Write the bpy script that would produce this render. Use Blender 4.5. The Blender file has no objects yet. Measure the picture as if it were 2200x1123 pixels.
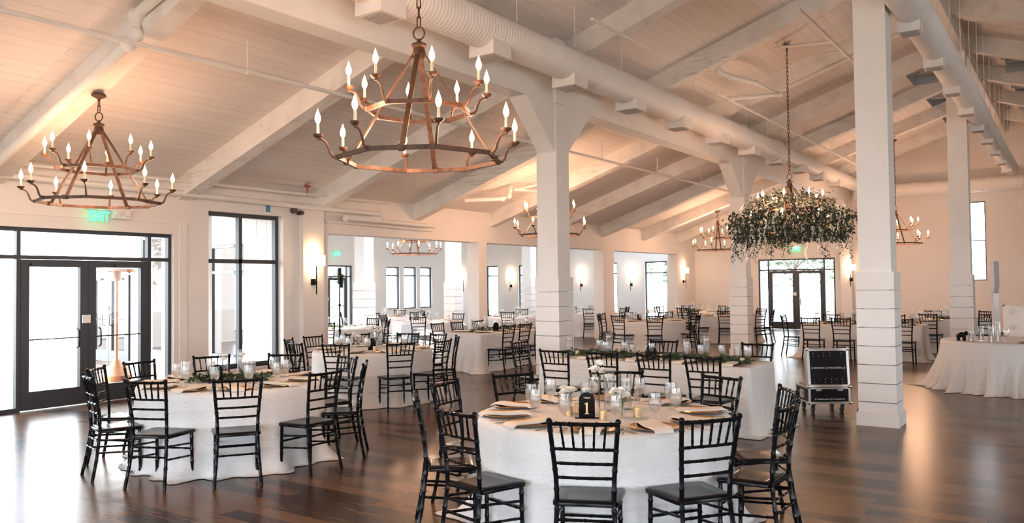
import bpy, math, random
from math import sin, cos, pi, radians, sqrt, atan2, hypot
from mathutils import Vector, Matrix, noise
rnd = random.Random(7)
S = bpy.context.scene
COL = S.collection

# ------------------------------------------------------------------ camera
W_PX, H_PX, F_PX = 2200, 1123, 1740.0
YAW, PIT, ROL, CAMZ = 0.611, 0.0290, -0.0112, 1.72
def cam_axes():
    F = Vector((-sin(YAW)*cos(PIT), cos(YAW)*cos(PIT), sin(PIT)))
    r = Vector((cos(YAW), sin(YAW), 0)); u = r.cross(F)
    return r*cos(ROL)+u*sin(ROL), -r*sin(ROL)+u*cos(ROL), F
_r, _u, _f = cam_axes()
cam_data = bpy.data.cameras.new('camera'); cam = bpy.data.objects.new('camera', cam_data); COL.objects.link(cam)
cam_data.sensor_width = 36; cam_data.sensor_fit = 'HORIZONTAL'; cam_data.lens = 36*F_PX/W_PX
cam_data.clip_start = 0.05; cam_data.clip_end = 300
m = Matrix((( _r.x, _u.x, -_f.x, 0), (_r.y, _u.y, -_f.y, 0), (_r.z, _u.z, -_f.z, CAMZ), (0, 0, 0, 1)))
cam.matrix_world = m
S.camera = cam

# ------------------------------------------------------------------ light and exposure
SKY, SUN, WARM = 10.5, 32.0, 165.0
S.view_settings.view_transform = 'Standard'; S.view_settings.look = 'None'
S.view_settings.exposure = 0.14; S.view_settings.gamma = 1.0; S.view_settings.use_curve_mapping = False
world = bpy.data.worlds.new('world'); S.world = world; world.use_nodes = True
wn = world.node_tree.nodes; wl = world.node_tree.links
bg = wn['Background']
tc = wn.new('ShaderNodeTexCoord'); sx = wn.new('ShaderNodeSeparateXYZ'); cr = wn.new('ShaderNodeValToRGB')
wl.new(tc.outputs['Generated'], sx.inputs[0]); wl.new(sx.outputs['Z'], cr.inputs[0]); wl.new(cr.outputs[0], bg.inputs[0])
cr.color_ramp.elements[0].position = 0.0; cr.color_ramp.elements[0].color = (0.86, 0.93, 1.0, 1)
cr.color_ramp.elements[1].position = 0.6; cr.color_ramp.elements[1].color = (0.68, 0.82, 1.0, 1)
bg.inputs[1].default_value = SKY
sd = bpy.data.lights.new('sun', 'SUN'); sd.energy = SUN; sd.angle = radians(2); sd.color = (1, .96, .9)
so = bpy.data.objects.new('sun', sd); COL.objects.link(so)
so.rotation_euler = Vector((0.16, 1.0, -0.36)).to_track_quat('-Z', 'Y').to_euler(); so.location = (-20, -10, 20)
def portal(name, loc, normal, w, h):
    l = bpy.data.lights.new(name, 'AREA'); l.shape = 'RECTANGLE'; l.size = w; l.size_y = h; l.cycles.is_portal = True
    o = bpy.data.objects.new(name, l); COL.objects.link(o); o.location = loc
    o.rotation_euler = Vector(normal).to_track_quat('-Z', 'Z' if abs(normal[2]) < .9 else 'Y').to_euler()
S.cycles.use_denoising = True
S.cycles.max_bounces = 10; S.cycles.diffuse_bounces = 6; S.cycles.glossy_bounces = 4
S.cycles.transmission_bounces = 8; S.cycles.transparent_max_bounces = 24
S.cycles.sample_clamp_indirect = 6.0; S.cycles.caustics_refractive = False; S.cycles.caustics_reflective = False
S.cycles.use_light_tree = True

# ------------------------------------------------------------------ materials
MATS = {}
def pset(b, **k):
    names = {'rough': 'Roughness', 'metal': 'Metallic', 'coat': 'Coat Weight', 'coat_r': 'Coat Roughness', 'trans': 'Transmission Weight',
             'ior': 'IOR', 'spec': 'Specular IOR Level', 'emit': 'Emission Strength', 'alpha': 'Alpha', 'sheen': 'Sheen Weight', 'sss': 'Subsurface Weight'}
    for a, v in k.items(): b.inputs[names[a]].default_value = v
class N:
    def __init__(s, name):
        s.m = bpy.data.materials.new(name); s.m.use_nodes = True; s.t = s.m.node_tree; s.b = s.t.nodes['Principled BSDF']
        s.out = s.t.nodes['Material Output']; MATS[name] = s.m
    def n(s, typ, **k):
        x = s.t.nodes.new(typ)
        for a, v in k.items():
            if a in x.bl_rna.properties: setattr(x, a, v)
            else: x.inputs[a.replace('_', ' ')].default_value = v
        return x
    def l(s, a, b): s.t.links.new(a, b)
    def coord(s, scale=(1, 1, 1), kind='Object', rot=(0, 0, 0)):
        c = s.n('ShaderNodeTexCoord'); mp = s.n('ShaderNodeMapping'); mp.inputs['Scale'].default_value = scale; mp.inputs['Rotation'].default_value = rot
        s.l(c.outputs[kind], mp.inputs[0]); return mp.outputs[0]
    def noise(s, vec, scale, detail=4, rough=.5):
        x = s.n('ShaderNodeTexNoise', Scale=scale, Detail=detail, Roughness=rough); s.l(vec, x.inputs['Vector']); return x.outputs[0]
    def ramp(s, fac, *stops):
        r = s.n('ShaderNodeValToRGB'); e = r.color_ramp.elements
        while len(e) < len(stops): e.new(.5)
        for i, (p, c) in enumerate(stops): e[i].position = p; e[i].color = (*c, 1) if len(c) == 3 else c
        s.l(fac, r.inputs[0]); return r.outputs[0]
    def bump(s, h, strength=.3, dist=.01):
        x = s.n('ShaderNodeBump', Strength=strength, Distance=dist); s.l(h, x.inputs['Height']); s.l(x.outputs[0], s.b.inputs['Normal']); return x
    def col(s, c):
        if hasattr(c, 'is_linked') or hasattr(c, 'node'): s.l(c, s.b.inputs['Base Color'])
        else: s.b.inputs['Base Color'].default_value = (*c, 1)
def plain(name, c, var=.06, scale=6, bump=0, **k):
    x = N(name); v = x.coord(); nz = x.noise(v, scale)
    x.col(x.ramp(nz, (.3, tuple(a*(1-var) for a in c)), (.7, tuple(min(1, a*(1+var)) for a in c))))
    if bump: x.bump(x.noise(v, scale*8), bump, .004)
    pset(x.b, **k); return x.m
def emis(name, c, e, base=None):
    x = N(name); x.col(base or c); x.b.inputs['Emission Color'].default_value = (*c, 1); pset(x.b, emit=e, rough=.5); return x.m

M_wall = plain('wall paint', (.80, .745, .69), .02, 1.5, .05, rough=.75)
M_cool = plain('annex paint', (.82, .81, .79), .02, 1.5, .05, rough=.75)
M_col = plain('column paint', (.81, .77, .725), .03, 3, .08, rough=.55)
M_trim = plain('trim paint', (.80, .76, .71), .03, 3, 0, rough=.5)
def beam_mat():
    x = N('painted timber'); v = x.coord((.35, 3, 3)); v2 = x.coord((.12, 2.2, 6))
    kn = x.noise(x.coord((1, 1, 1)), 3.2, 3)
    ck = x.noise(v2, 2.0, 5, .6)
    c1 = x.ramp(ck, (.49, (1, 1, 1)), (.5, (.42, .36, .31)), (.51, (1, 1, 1)))
    ms = x.ramp(x.noise(x.coord((.3, .3, .3)), 2.0, 1), (.52, (0, 0, 0)), (.62, (1, 1, 1)))
    base = x.ramp(kn, (.3, (.70, .655, .60)), (.5, (.80, .755, .70)), (.75, (.84, .795, .74)))
    mx = x.n('ShaderNodeMix', data_type='RGBA', blend_type='MULTIPLY'); x.l(ms, mx.inputs['Factor']); x.l(base, mx.inputs[6]); x.l(c1, mx.inputs[7])
    x.col(mx.outputs[2]); x.bump(x.noise(v, 7, 6), .35, .01); pset(x.b, rough=.6); return x.m
M_beam = beam_mat()
def deck_mat():
    # boards run along Y, side by side up the slope (X)
    x = N('ceiling boards'); c = x.coord((1, 1, 1), 'Object', (0, 0, pi/2))
    b = x.n('ShaderNodeTexBrick', offset=.37, squash=1.0); x.l(c, b.inputs['Vector'])
    b.inputs['Color1'].default_value = (.76, .70, .655, 1); b.inputs['Color2'].default_value = (.81, .75, .705, 1); b.inputs['Mortar'].default_value = (.44, .37, .31, 1)
    b.inputs['Scale'].default_value = 1; b.inputs['Mortar Size'].default_value = .0028; b.inputs['Mortar Smooth'].default_value = .2
    b.inputs['Brick Width'].default_value = 3.4; b.inputs['Row Height'].default_value = .145
    gap = x.noise(x.coord((3, .25, 1)), 2.2, 2)
    base = x.ramp(x.noise(x.coord((3, .5, 1)), 3, 4), (.3, (.75, .695, .65)), (.7, (.82, .765, .72)))
    mx = x.n('ShaderNodeMix', data_type='RGBA'); x.l(x.ramp(gap, (.36, (.25, .25, .25)), (.6, (1, 1, 1))), mx.inputs['Factor'])
    x.l(base, mx.inputs[6]); x.l(b.outputs['Color'], mx.inputs[7]); x.col(mx.outputs[2])
    x.bump(b.outputs['Fac'], -.6, .006); pset(x.b, rough=.65); return x.m
M_deck = deck_mat()
def floor_mat():
    x = N('walnut floor'); c = x.coord((1, 1, 1))
    b = x.n('ShaderNodeTexBrick', offset=.43, offset_frequency=2); x.l(c, b.inputs['Vector'])
    b.inputs['Color1'].default_value = (0, 0, 0, 1); b.inputs['Color2'].default_value = (1, 1, 1, 1); b.inputs['Mortar'].default_value = (.0, .0, .0, 1)
    b.inputs['Scale'].default_value = 1; b.inputs['Mortar Size'].default_value = .0016; b.inputs['Brick Width'].default_value = 1.35; b.inputs['Row Height'].default_value = .165
    g = x.noise(x.coord((1.2, 9, 1)), 4, 8, .6); big = x.noise(x.coord((.6, 2.2, 1)), 1.3, 3)
    add = x.n('ShaderNodeMath', operation='MULTIPLY_ADD'); x.l(b.outputs['Color'], add.inputs[0]); add.inputs[1].default_value = .62; x.l(g, add.inputs[2])
    ad2 = x.n('ShaderNodeMath', operation='MULTIPLY_ADD'); x.l(big, ad2.inputs[0]); ad2.inputs[1].default_value = .5; x.l(add.outputs[0], ad2.inputs[2])
    colr = x.ramp(ad2.outputs[0], (.72, (.022, .0115, .0068)), (1.0, (.056, .029, .0155)), (1.34, (.14, .074, .039)))
    mx = x.n('ShaderNodeMix', data_type='RGBA', blend_type='MULTIPLY'); x.l(colr, mx.inputs[6]); x.l(x.ramp(b.outputs['Fac'], (0, (1, 1, 1)), (1, (.25, .2, .18))), mx.inputs[7]); mx.inputs['Factor'].default_value = 1
    x.col(mx.outputs[2]); rg = x.n('ShaderNodeMapRange', To_Min=.20, To_Max=.30); x.l(g, rg.inputs[0]); x.l(rg.outputs[0], x.b.inputs['Roughness'])
    x.bump(g, .03, .0015); pset(x.b, spec=.24); return x.m
M_floor = floor_mat()
M_black = plain('black lacquer', (.006, .006, .007), .3, 10, 0, rough=.16, spec=.14)
M_frame = plain('dark window frame', (.035, .038, .042), .1, 4, 0, rough=.4)
M_blk = plain('matte black', (.007, .007, .007), .2, 8, 0, rough=.5, spec=.2)
M_rust = plain('rusty iron', (.085, .040, .022), .45, 22, .2, rough=.55, metal=.3)
M_duct = plain('duct paint', (.82, .77, .72), .02, 2, 0, rough=.5)
M_ductdark = plain('duct grille', (.42, .38, .35), .05, 2, 0, rough=.6)
M_cream = plain('candle sleeve', (.85, .72, .50), .05, 30, 0, rough=.5)
M_bulb = emis('glowing bulb', (1.0, .66, .34), 22.0)
M_shade = emis('lit shade', (1.0, .80, .58), 3.2, (.9, .85, .78))
M_gold = plain('gold plate', (.80, .46, .17), .12, 14, .1, rough=.24, metal=1)
M_votg = plain('mercury gold glass', (.82, .55, .30), .35, 60, .3, rough=.3, metal=.8)
M_steel = plain('cutlery steel', (.42, .40, .38), .05, 10, 0, rough=.22, metal=1)
M_alu = plain('aluminium edge', (.55, .53, .50), .05, 10, 0, rough=.35, metal=.9)
M_chrome = plain('chrome', (.8, .8, .8), .02, 10, 0, rough=.1, metal=1)
M_nap = plain('napkin linen', (.86, .79, .70), .05, 40, .15, rough=.85)
M_wax = plain('white wax', (.88, .84, .78), .03, 10, 0, rough=.4)
M_petal = plain('white petals', (.90, .88, .83), .05, 30, 0, rough=.6, sss=.0)
M_leaf = plain('green leaves', (.055, .095, .042), .5, 9, 0, rough=.5)
M_leafd = plain('dark smilax leaves', (.017, .031, .017), .5, 7, 0, rough=.5)
M_stem = plain('green stem', (.10, .16, .06), .2, 20, 0, rough=.5)
M_tuft = plain('cream leatherette', (.74, .68, .61), .03, 6, .1, rough=.4)
M_hatch = plain('hatch lining', (.42, .47, .52), .05, 2, 0, rough=.6)
M_galv = plain('galvanised metal', (.60, .66, .70), .15, 8, 0, rough=.3, metal=.8)
M_white = plain('white plastic', (.78, .76, .73), .02, 6, 0, rough=.4)
M_grey = plain('grey grille', (.38, .36, .34), .04, 60, .2, rough=.6)
M_rub = plain('blue-black rubber', (.02, .03, .05), .1, 10, 0, rough=.4)
M_conc = plain('pale concrete', (.62, .60, .57), .08, 1.2, .1, rough=.9)
M_side = N('white siding')
_b = M_side.n('ShaderNodeTexBrick', offset=0.0); M_side.l(M_side.coord((1, 1, 1), 'Object', (pi/2, 0, 0)), _b.inputs['Vector'])
_b.inputs['Color1'].default_value = (.72, .71, .69, 1); _b.inputs['Color2'].default_value = (.75, .74, .72, 1); _b.inputs['Mortar'].default_value = (.45, .44, .43, 1)
_b.inputs['Scale'].default_value = 1; _b.inputs['Mortar Size'].default_value = .008; _b.inputs['Brick Width'].default_value = .32; _b.inputs['Row Height'].default_value = 9
M_side.col(_b.outputs['Color']); M_side = M_side.m
M_lawn = plain('dry pale ground', (.50, .48, .43), .12, 1.5, .3, rough=.9)
M_copper = plain('bronze heater', (.30, .14, .08), .1, 5, 0, rough=.35, metal=.8)
M_exit = emis('green exit letters', (.08, 1.0, .40), 1.7)
M_exitg = plain('exit housing', (.75, .73, .70), .02, 5, 0, rough=.5)
M_red = plain('red paint', (.35, .05, .04), .1, 5, 0, rough=.5)
M_blue = plain('blue tape', (.06, .25, .45), .1, 5, 0, rough=.6)
M_dirty = plain('dark pipe', (.10, .075, .06), .3, 12, 0, rough=.5, metal=.5)
M_goldtxt = plain('gold lettering', (.80, .55, .26), .05, 10, 0, rough=.3, metal=.8)
M_txt = plain('silver lettering', (.55, .55, .55), .02, 10, 0, rough=.4)
def glassy(name, base=.06, edge=.55, tint=(1, 1, 1), rough=.02, power=2.6):
    x = N(name); x.t.nodes.remove(x.b)
    tr = x.n('ShaderNodeBsdfTransparent'); tr.inputs[0].default_value = (*tint, 1)
    gl = x.n('ShaderNodeBsdfGlossy', Roughness=rough); lw = x.n('ShaderNodeLayerWeight', Blend=.5)
    pw = x.n('ShaderNodeMath', operation='POWER'); x.l(lw.outputs['Facing'], pw.inputs[0]); pw.inputs[1].default_value = power
    mr = x.n('ShaderNodeMapRange', To_Min=base, To_Max=edge); x.l(pw.outputs[0], mr.inputs[0])
    mx = x.n('ShaderNodeMixShader'); x.l(mr.outputs[0], mx.inputs[0]); x.l(tr.outputs[0], mx.inputs[1]); x.l(gl.outputs[0], mx.inputs[2]); x.l(mx.outputs[0], x.out.inputs[0])
    return x.m
M_pane = glassy('window glass', .03, .5, (.98, .99, .99), .0, 4)
M_glass = glassy('clear glassware', .05, .75, (.985, .985, .98), .02, 2.2)
M_water = glassy('vase water', .14, .6, (.96, .96, .96), .05, 1.6)
M_ice = glassy('iced water', .10, .6, (.98, .98, .98), .05, 1.6)
_t = M_ice.node_tree; _o = _t.nodes['Material Output']; _a = _t.nodes.new('ShaderNodeMixShader'); _d = _t.nodes.new('ShaderNodeBsdfTranslucent'); _d2 = _t.nodes.new('ShaderNodeBsdfDiffuse'); _n = _t.nodes.new('ShaderNodeTexNoise'); _n.inputs['Scale'].default_value = 60
_r = _t.nodes.new('ShaderNodeMapRange'); _r.inputs['From Min'].default_value = .35; _r.inputs['From Max'].default_value = .7; _r.inputs['To Min'].default_value = .08; _r.inputs['To Max'].default_value = .40
_e = _t.nodes.new('ShaderNodeMixShader'); _d.inputs[0].default_value = (.95, .95, .95, 1); _d2.inputs[0].default_value = (.95, .95, .95, 1)
_t.links.new(_d.outputs[0], _e.inputs[1]); _t.links.new(_d2.outputs[0], _e.inputs[2]); _s = _o.inputs[0].links[0].from_socket
_t.links.new(_n.outputs[0], _r.inputs[0]); _t.links.new(_r.outputs[0], _a.inputs[0]); _t.links.new(_s, _a.inputs[1]); _t.links.new(_e.outputs[0], _a.inputs[2]); _t.links.new(_a.outputs[0], _o.inputs[0])
def cloth_mat(name, c, sc=1.0, strength=.55):
    x = N(name); v = x.coord((1, 1, 1), rot=(.55, .38, .2))
    n1 = x.n('ShaderNodeTexNoise', Scale=5.0, Detail=3); x.l(v, n1.inputs['Vector'])
    vm = x.n('ShaderNodeVectorMath', operation='MULTIPLY_ADD'); x.l(n1.outputs['Color'], vm.inputs[0]); vm.inputs[1].default_value = (.10, .10, .16); x.l(v, vm.inputs[2])
    mp = x.n('ShaderNodeMapping'); mp.inputs['Scale'].default_value = (16*sc, 16*sc, 66*sc); x.l(vm.outputs[0], mp.inputs[0])
    n2 = x.n('ShaderNodeTexNoise', Scale=1.0, Detail=3, Roughness=.65); x.l(mp.outputs[0], n2.inputs['Vector'])
    x.bump(n2.outputs[0], strength, .016); x.col(c); pset(x.b, rough=.6, sheen=.15); return x.m
M_cloth = cloth_mat('crinkled white cloth', (.80, .80, .80), 1.0, .75)
M_clothw = cloth_mat('crinkled ivory cloth', (.74, .70, .655), 1.0, .7)

# ------------------------------------------------------------------ mesh helpers
class MB:
    def __init__(s): s.v = []; s.f = []
    def add(s, vs, fs):
        o = len(s.v); s.v += [tuple(a) for a in vs]; s.f += [tuple(i+o for i in f) for f in fs]; return s
    def box(s, x0, y0, z0, x1, y1, z1):
        return s.add([(x0,y0,z0),(x1,y0,z0),(x1,y1,z0),(x0,y1,z0),(x0,y0,z1),(x1,y0,z1),(x1,y1,z1),(x0,y1,z1)],
                     [(3,2,1,0),(4,5,6,7),(0,1,5,4),(1,2,6,5),(2,3,7,6),(3,0,4,7)])
    def hexa(s, p):  # 8 points like box order
        return s.add(p, [(3,2,1,0),(4,5,6,7),(0,1,5,4),(1,2,6,5),(2,3,7,6),(3,0,4,7)])
    def bar(s, a, b, w, h, up=(0, 0, 1)):
        a = Vector(a); b = Vector(b); d = (b-a).normalized(); sd = d.cross(Vector(up))
        if sd.length < 1e-4: sd = d.cross(Vector((0, 1, 0)))
        sd.normalize(); u = sd.cross(d); p = []
        for c in (a, b):
            for i, j in ((-1,-1),(1,-1),(1,1),(-1,1)): p.append(c+sd*i*w/2+u*j*h/2)
        return s.add(p, [(3,2,1,0),(4,5,6,7),(0,1,5,4),(1,2,6,5),(2,3,7,6),(3,0,4,7)])
    def tube(s, pts, r, seg=8, cap=True, closed=False):
        pts = [Vector(p) for p in pts]; n = len(pts); R = r if isinstance(r, (list, tuple)) else [r]*n
        up = None; vs = []
        for i, p in enumerate(pts):
            if closed: d = pts[(i+1) % n]-pts[i-1]
            else: d = pts[min(i+1, n-1)]-pts[max(i-1, 0)]
            d.normalize()
            if up is None:
                up = Vector((0, 0, 1)) if abs(d.z) < .9 else Vector((1, 0, 0))
            a = d.cross(up); a.normalize(); b = a.cross(d); up = b
            for k in range(seg):
                t = 2*pi*k/seg; vs.append(p+a*cos(t)*R[i]+b*sin(t)*R[i])
        fs = []
        for i in range(n if closed else n-1):
            j = (i+1) % n
            for k in range(seg):
                k2 = (k+1) % seg; fs.append((i*seg+k, i*seg+k2, j*seg+k2, j*seg+k))
        if cap and not closed:
            fs.append(tuple(range(seg))[::-1]); fs.append(tuple((n-1)*seg+k for k in range(seg)))
        return s.add(vs, fs)
    def lathe(s, prof, seg=24, c=(0, 0, 0), cap=True, axis='Z'):
        vs = []; fs = []
        for r, z in prof:
            for k in range(seg):
                t = 2*pi*k/seg
                p = (r*cos(t), r*sin(t), z)
                if axis == 'X': p = (p[2], p[0], p[1])
                if axis == 'Y': p = (p[0], p[2], p[1])
                vs.append((c[0]+p[0], c[1]+p[1], c[2]+p[2]))
        for i in range(len(prof)-1):
            for k in range(seg):
                k2 = (k+1) % seg; fs.append((i*seg+k, i*seg+k2, (i+1)*seg+k2, (i+1)*seg+k))
        if cap:
            if prof[0][0] > 1e-5: fs.append(tuple(range(seg))[::-1])
            if prof[-1][0] > 1e-5: fs.append(tuple((len(prof)-1)*seg+k for k in range(seg)))
        return s.add(vs, fs)
    def prism(s, poly, z0, z1, axis='Z'):
        n = len(poly)
        def P(a, b, h):
            return (a, b, h) if axis == 'Z' else ((h, a, b) if axis == 'X' else (a, h, b))
        vs = [P(a, b, z0) for a, b in poly]+[P(a, b, z1) for a, b in poly]
        fs = [tuple(range(n))[::-1], tuple(range(n, 2*n))]+[(i, (i+1) % n, n+(i+1) % n, n+i) for i in range(n)]
        return s.add(vs, fs)
    def leaf(s, p, d, n, L, w):
        p = Vector(p); d = Vector(d).normalized(); sd = d.cross(Vector(n))
        if sd.length < 1e-3: sd = Vector((1, 0, 0))
        sd.normalize(); u = sd.cross(d)
        return s.add([p, p+d*L*.45+sd*w/2+u*w*.15, p+d*L-u*L*.12, p+d*L*.45-sd*w/2+u*w*.15], [(0, 1, 2), (0, 2, 3)])
    def ball(s, c, r, seg=8, rings=5, sz=1.0):
        return s.lathe([(max(1e-5, r*sin(pi*i/rings)), -r*sz*cos(pi*i/rings)) for i in range(rings+1)], seg, c, cap=False)
    def mesh(s, name, mat, smooth=False, edge=35):
        me = bpy.data.meshes.new(name); me.from_pydata(s.v, [], s.f)
        if mat: me.materials.append(mat)
        if smooth:
            me.polygons.foreach_set('use_smooth', [True]*len(me.polygons))
            try: me.set_sharp_from_angle(angle=radians(edge))
            except Exception: pass
        me.validate(); me.update(); return me
def add(name, data, parent=None, loc=None, rot=None, **props):
    o = bpy.data.objects.new(name, data); COL.objects.link(o)
    if parent: o.parent = parent
    if loc is not None: o.location = loc
    if rot is not None: o.rotation_euler = rot
    for k, v in props.items(): o[k] = v
    return o
def struct(name, mb, mat, parent=None, smooth=False, **k):
    o = add(name, mb.mesh(name, mat, smooth) if isinstance(mb, MB) else mb, parent, **k)
    if not parent: o['kind'] = 'structure'
    return o
def thing(name, label, cat, loc=(0, 0, 0), rz=0, group=None, data=None, scale=None):
    o = add(name, data, None, loc, (0, 0, rz)); o['label'] = label; o['category'] = cat
    if group: o['group'] = group
    if scale: o.scale = (scale,)*3 if isinstance(scale, (int, float)) else scale
    return o
def text_mesh(txt, size, mat, ext=.002, shear=0, align='CENTER', off=0):
    c = bpy.data.curves.new('t', 'FONT'); c.body = txt; c.size = size; c.extrude = ext; c.align_x = align; c.align_y = 'CENTER'; c.shear = shear; c.resolution_u = 3; c.offset = off
    o = bpy.data.objects.new('t', c); COL.objects.link(o)
    dg = bpy.context.evaluated_depsgraph_get(); me = bpy.data.meshes.new_from_object(o.evaluated_get(dg))
    bpy.data.objects.remove(o); me.materials.clear(); me.materials.append(mat); return me
# a kind built once: list of (name, mesh, local location, children)
def stamp(parts, root):
    for p in parts:
        o = bpy.data.objects.new(p[0], p[1]); COL.objects.link(o); o.parent = root
        if len(p) > 2 and p[2]: o.matrix_local = p[2]
        if len(p) > 4 and p[4]: o['label'] = p[4]
        if len(p) > 3 and p[3]:
            for q in p[3]:
                c = bpy.data.objects.new(q[0], q[1]); COL.objects.link(c); c.parent = o
                if len(q) > 2 and q[2]: c.matrix_local = q[2]
def T(x=0, y=0, z=0, rz=0): return Matrix.Translation((x, y, z)) @ Matrix.Rotation(rz, 4, 'Z')
# ------------------------------------------------------------------ the hall shell
XL, YF, YB, XR, RIDGE = -12.25, 29.9, -4.0, 8.25, -2.0
def soffit(X): return 3.2+(X-XL)/3 if X <= RIDGE else 3.2+(RIDGE-XL)/3-(X-RIDGE)/3
def deckz(X): return soffit(X)+.35
def wall(mb, axis, a0, a1, z0, z1, opens, t0, t1):
    br = sorted({a0, a1, *[o[0] for o in opens], *[o[1] for o in opens]}); br = [b for b in br if a0 <= b <= a1]
    for p, q in zip(br, br[1:]):
        segs = [(z0, z1)]
        for o in opens:
            if o[0] <= p+1e-6 and o[1] >= q-1e-6:
                ns = []
                for s0, s1 in segs:
                    if o[2] > s0: ns.append((s0, min(s1, o[2])))
                    if o[3] < s1: ns.append((max(s0, o[3]), s1))
                segs = ns
        for s0, s1 in segs:
            if axis == 'Y': mb.box(t0, p, s0, t1, q, s1)
            else: mb.box(p, t0, s0, q, t1, s1)
    return mb
OPEN1, OPEN2, OPEN3, OTOP = (11.10, 16.05), (16.38, 22.5), (23.2, 28.2), 2.79
m = wall(MB(), 'Y', YB-.3, YF+.3, 0, 3.62, [(3.4, 7.75, 0, 2.62), (8.40, 10.0, .30, 3.06), (*OPEN1, 0, OTOP), (*OPEN2, 0, OTOP), (*OPEN3, 0, OTOP)], XL-.36, XL)
m.box(XL-.01, 10.38, 0, XL+.11, 10.90, 3.45)
struct('wall_left', m, M_wall)
m = MB(); wall(m, 'X', XL-.36, -6.9, 0, 3.5, [(-9.77, -7.05, 0, 2.56)], YF, YF+.3)
wall(m, 'X', -6.9, 2.9, 0, 5.2, [(-3.32, -2.42, 1.70, 4.24)], YF, YF+.3); wall(m, 'X', 2.9, XR, 0, 3.5, [], YF, YF+.3)
m.prism([(XL-.36, 3.5), (-6.9, 3.5), (-6.9, 5.36)], YF, YF+.3, 'Y'); m.prism([(2.9, 3.5), (XR, 3.5), (2.9, 5.36)], YF, YF+.3, 'Y')
m.prism([(-6.9, 5.2), (2.9, 5.2), (2.9, 5.36), (RIDGE, 7.0), (-6.9, 5.36)], YF, YF+.3, 'Y')
struct('wall_far', m, M_wall)
m = MB(); wall(m, 'X', XL-.36, XR, 0, 3.5, [(-11.2, -7.6, .2, 3.1), (-6, -.6, .2, 3.1), (.6, 5.4, .2, 3.1)], YB-.3, YB)  # unseen window openings added behind the camera to let in fill daylight
m.prism([(XL-.36, 3.5), (XR, 3.5), (RIDGE, 7.0)], YB-.3, YB, 'Y'); struct('wall_back', m, M_wall)
m = wall(MB(), 'Y', YB-.3, YF+.3, 0, 3.62, [(-1.5, 1, .3, 2.9), (3.7, 6.2, .3, 2.9), (9.7, 12.2, .3, 2.9), (16.7, 19.2, .3, 2.9)], XR, XR+.3); struct('wall_right', m, M_wall)  # out-of-view window openings added for fill daylight from this side
m = MB(); m.box(-22.8, YB-.3, -.12, XR+.3, YF+.3, 0); struct('floor', m, M_floor)
# boarded ceiling, both slopes, with skylight openings beside the ridge
SKYL = [(20.75, 22.1), (24.0, 25.3), (27.0, 28.3)]
m = MB()
def slab(x0, x1, y0, y1):
    z0, z1 = deckz(x0), deckz(x1)
    m.hexa([(x0, y0, z0), (x1, y0, z1), (x1, y1, z1), (x0, y1, z0), (x0, y0, z0+.1), (x1, y0, z1+.1), (x1, y1, z1+.1), (x0, y1, z0+.1)])
for sgn in (-1, 1):
    def X(d): return RIDGE+sgn*d
    def sl(d0, d1, y0, y1): slab(*(sorted((X(d0), X(d1)))), y0, y1)
    sl(1.25, 10.75, YB-.3, YF+.3); sl(0, .72, YB-.3, YF+.3)
    ys = [YB-.3]+[y for s in SKYL for y in s]+[YF+.3]
    for i in range(0, len(ys), 2): sl(.72, 1.25, ys[i], ys[i+1])
struct('ceiling', m, M_deck)
for sgn in (-1, 1):
    for y0, y1 in SKYL:
        xa, xb = sorted((RIDGE+sgn*.72, RIDGE+sgn*1.25)); za = min(deckz(xa), deckz(xb))
        m = MB()
        for b in ((xa-.02, y0, xa+.008, y1), (xb-.008, y0, xb+.02, y1), (xa-.02, y0-.02, xb+.02, y0+.008), (xa-.02, y1-.008, xb+.02, y1+.02)): m.box(b[0], b[1], (deckz(b[0])+deckz(b[2]))/2+.004 if b[2]-b[0] < .1 else za+.004, b[2], b[3], za+.8)
        m.box(xa-.03, y0-.03, za+.8, xb+.03, y1+.03, za+.83)
        o = struct('ceiling_hatch', m, M_hatch)
        g = MB(); g.tube([((xa+xb)/2, y0+.05, za+.42), ((xa+xb)/2, y1-.25, za+.40)], .17, 16); struct('metal_duct', g, M_galv, o, True)
        g = MB(); g.box(xa, y1-.22, za+.2, xb, y1-.17, za+.25); struct('cross_bar', g, M_white, o)
# rafters on both slopes
for k in range(-3, 9):
    Y = 5.03+2.905*k
    for x0, x1 in ((XL, RIDGE), (RIDGE, XR)):
        m = MB(); z0, z1 = soffit(x0), soffit(x1); a, b = Y-.125, Y+.125
        m.hexa([(x0, a, z0), (x1, a, z1), (x1, b, z1), (x0, b, z0), (x0, a, z0+.37), (x1, a, z1+.37), (x1, b, z1+.37), (x0, b, z0+.37)])
        struct('rafter', m, M_beam)
m = MB(); m.box(-6.76, YB, 4.46, -6.45, YF, 4.96); struct('beam', m, M_trim)
m = MB(); m.box(-2.15, YB, 6.38, -1.80, YF, 6.72); struct('beam', m, M_trim)
m = MB(); m.box(2.45, YB, 4.46, 2.76, YF, 4.96); struct('beam', m, M_trim)
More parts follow.
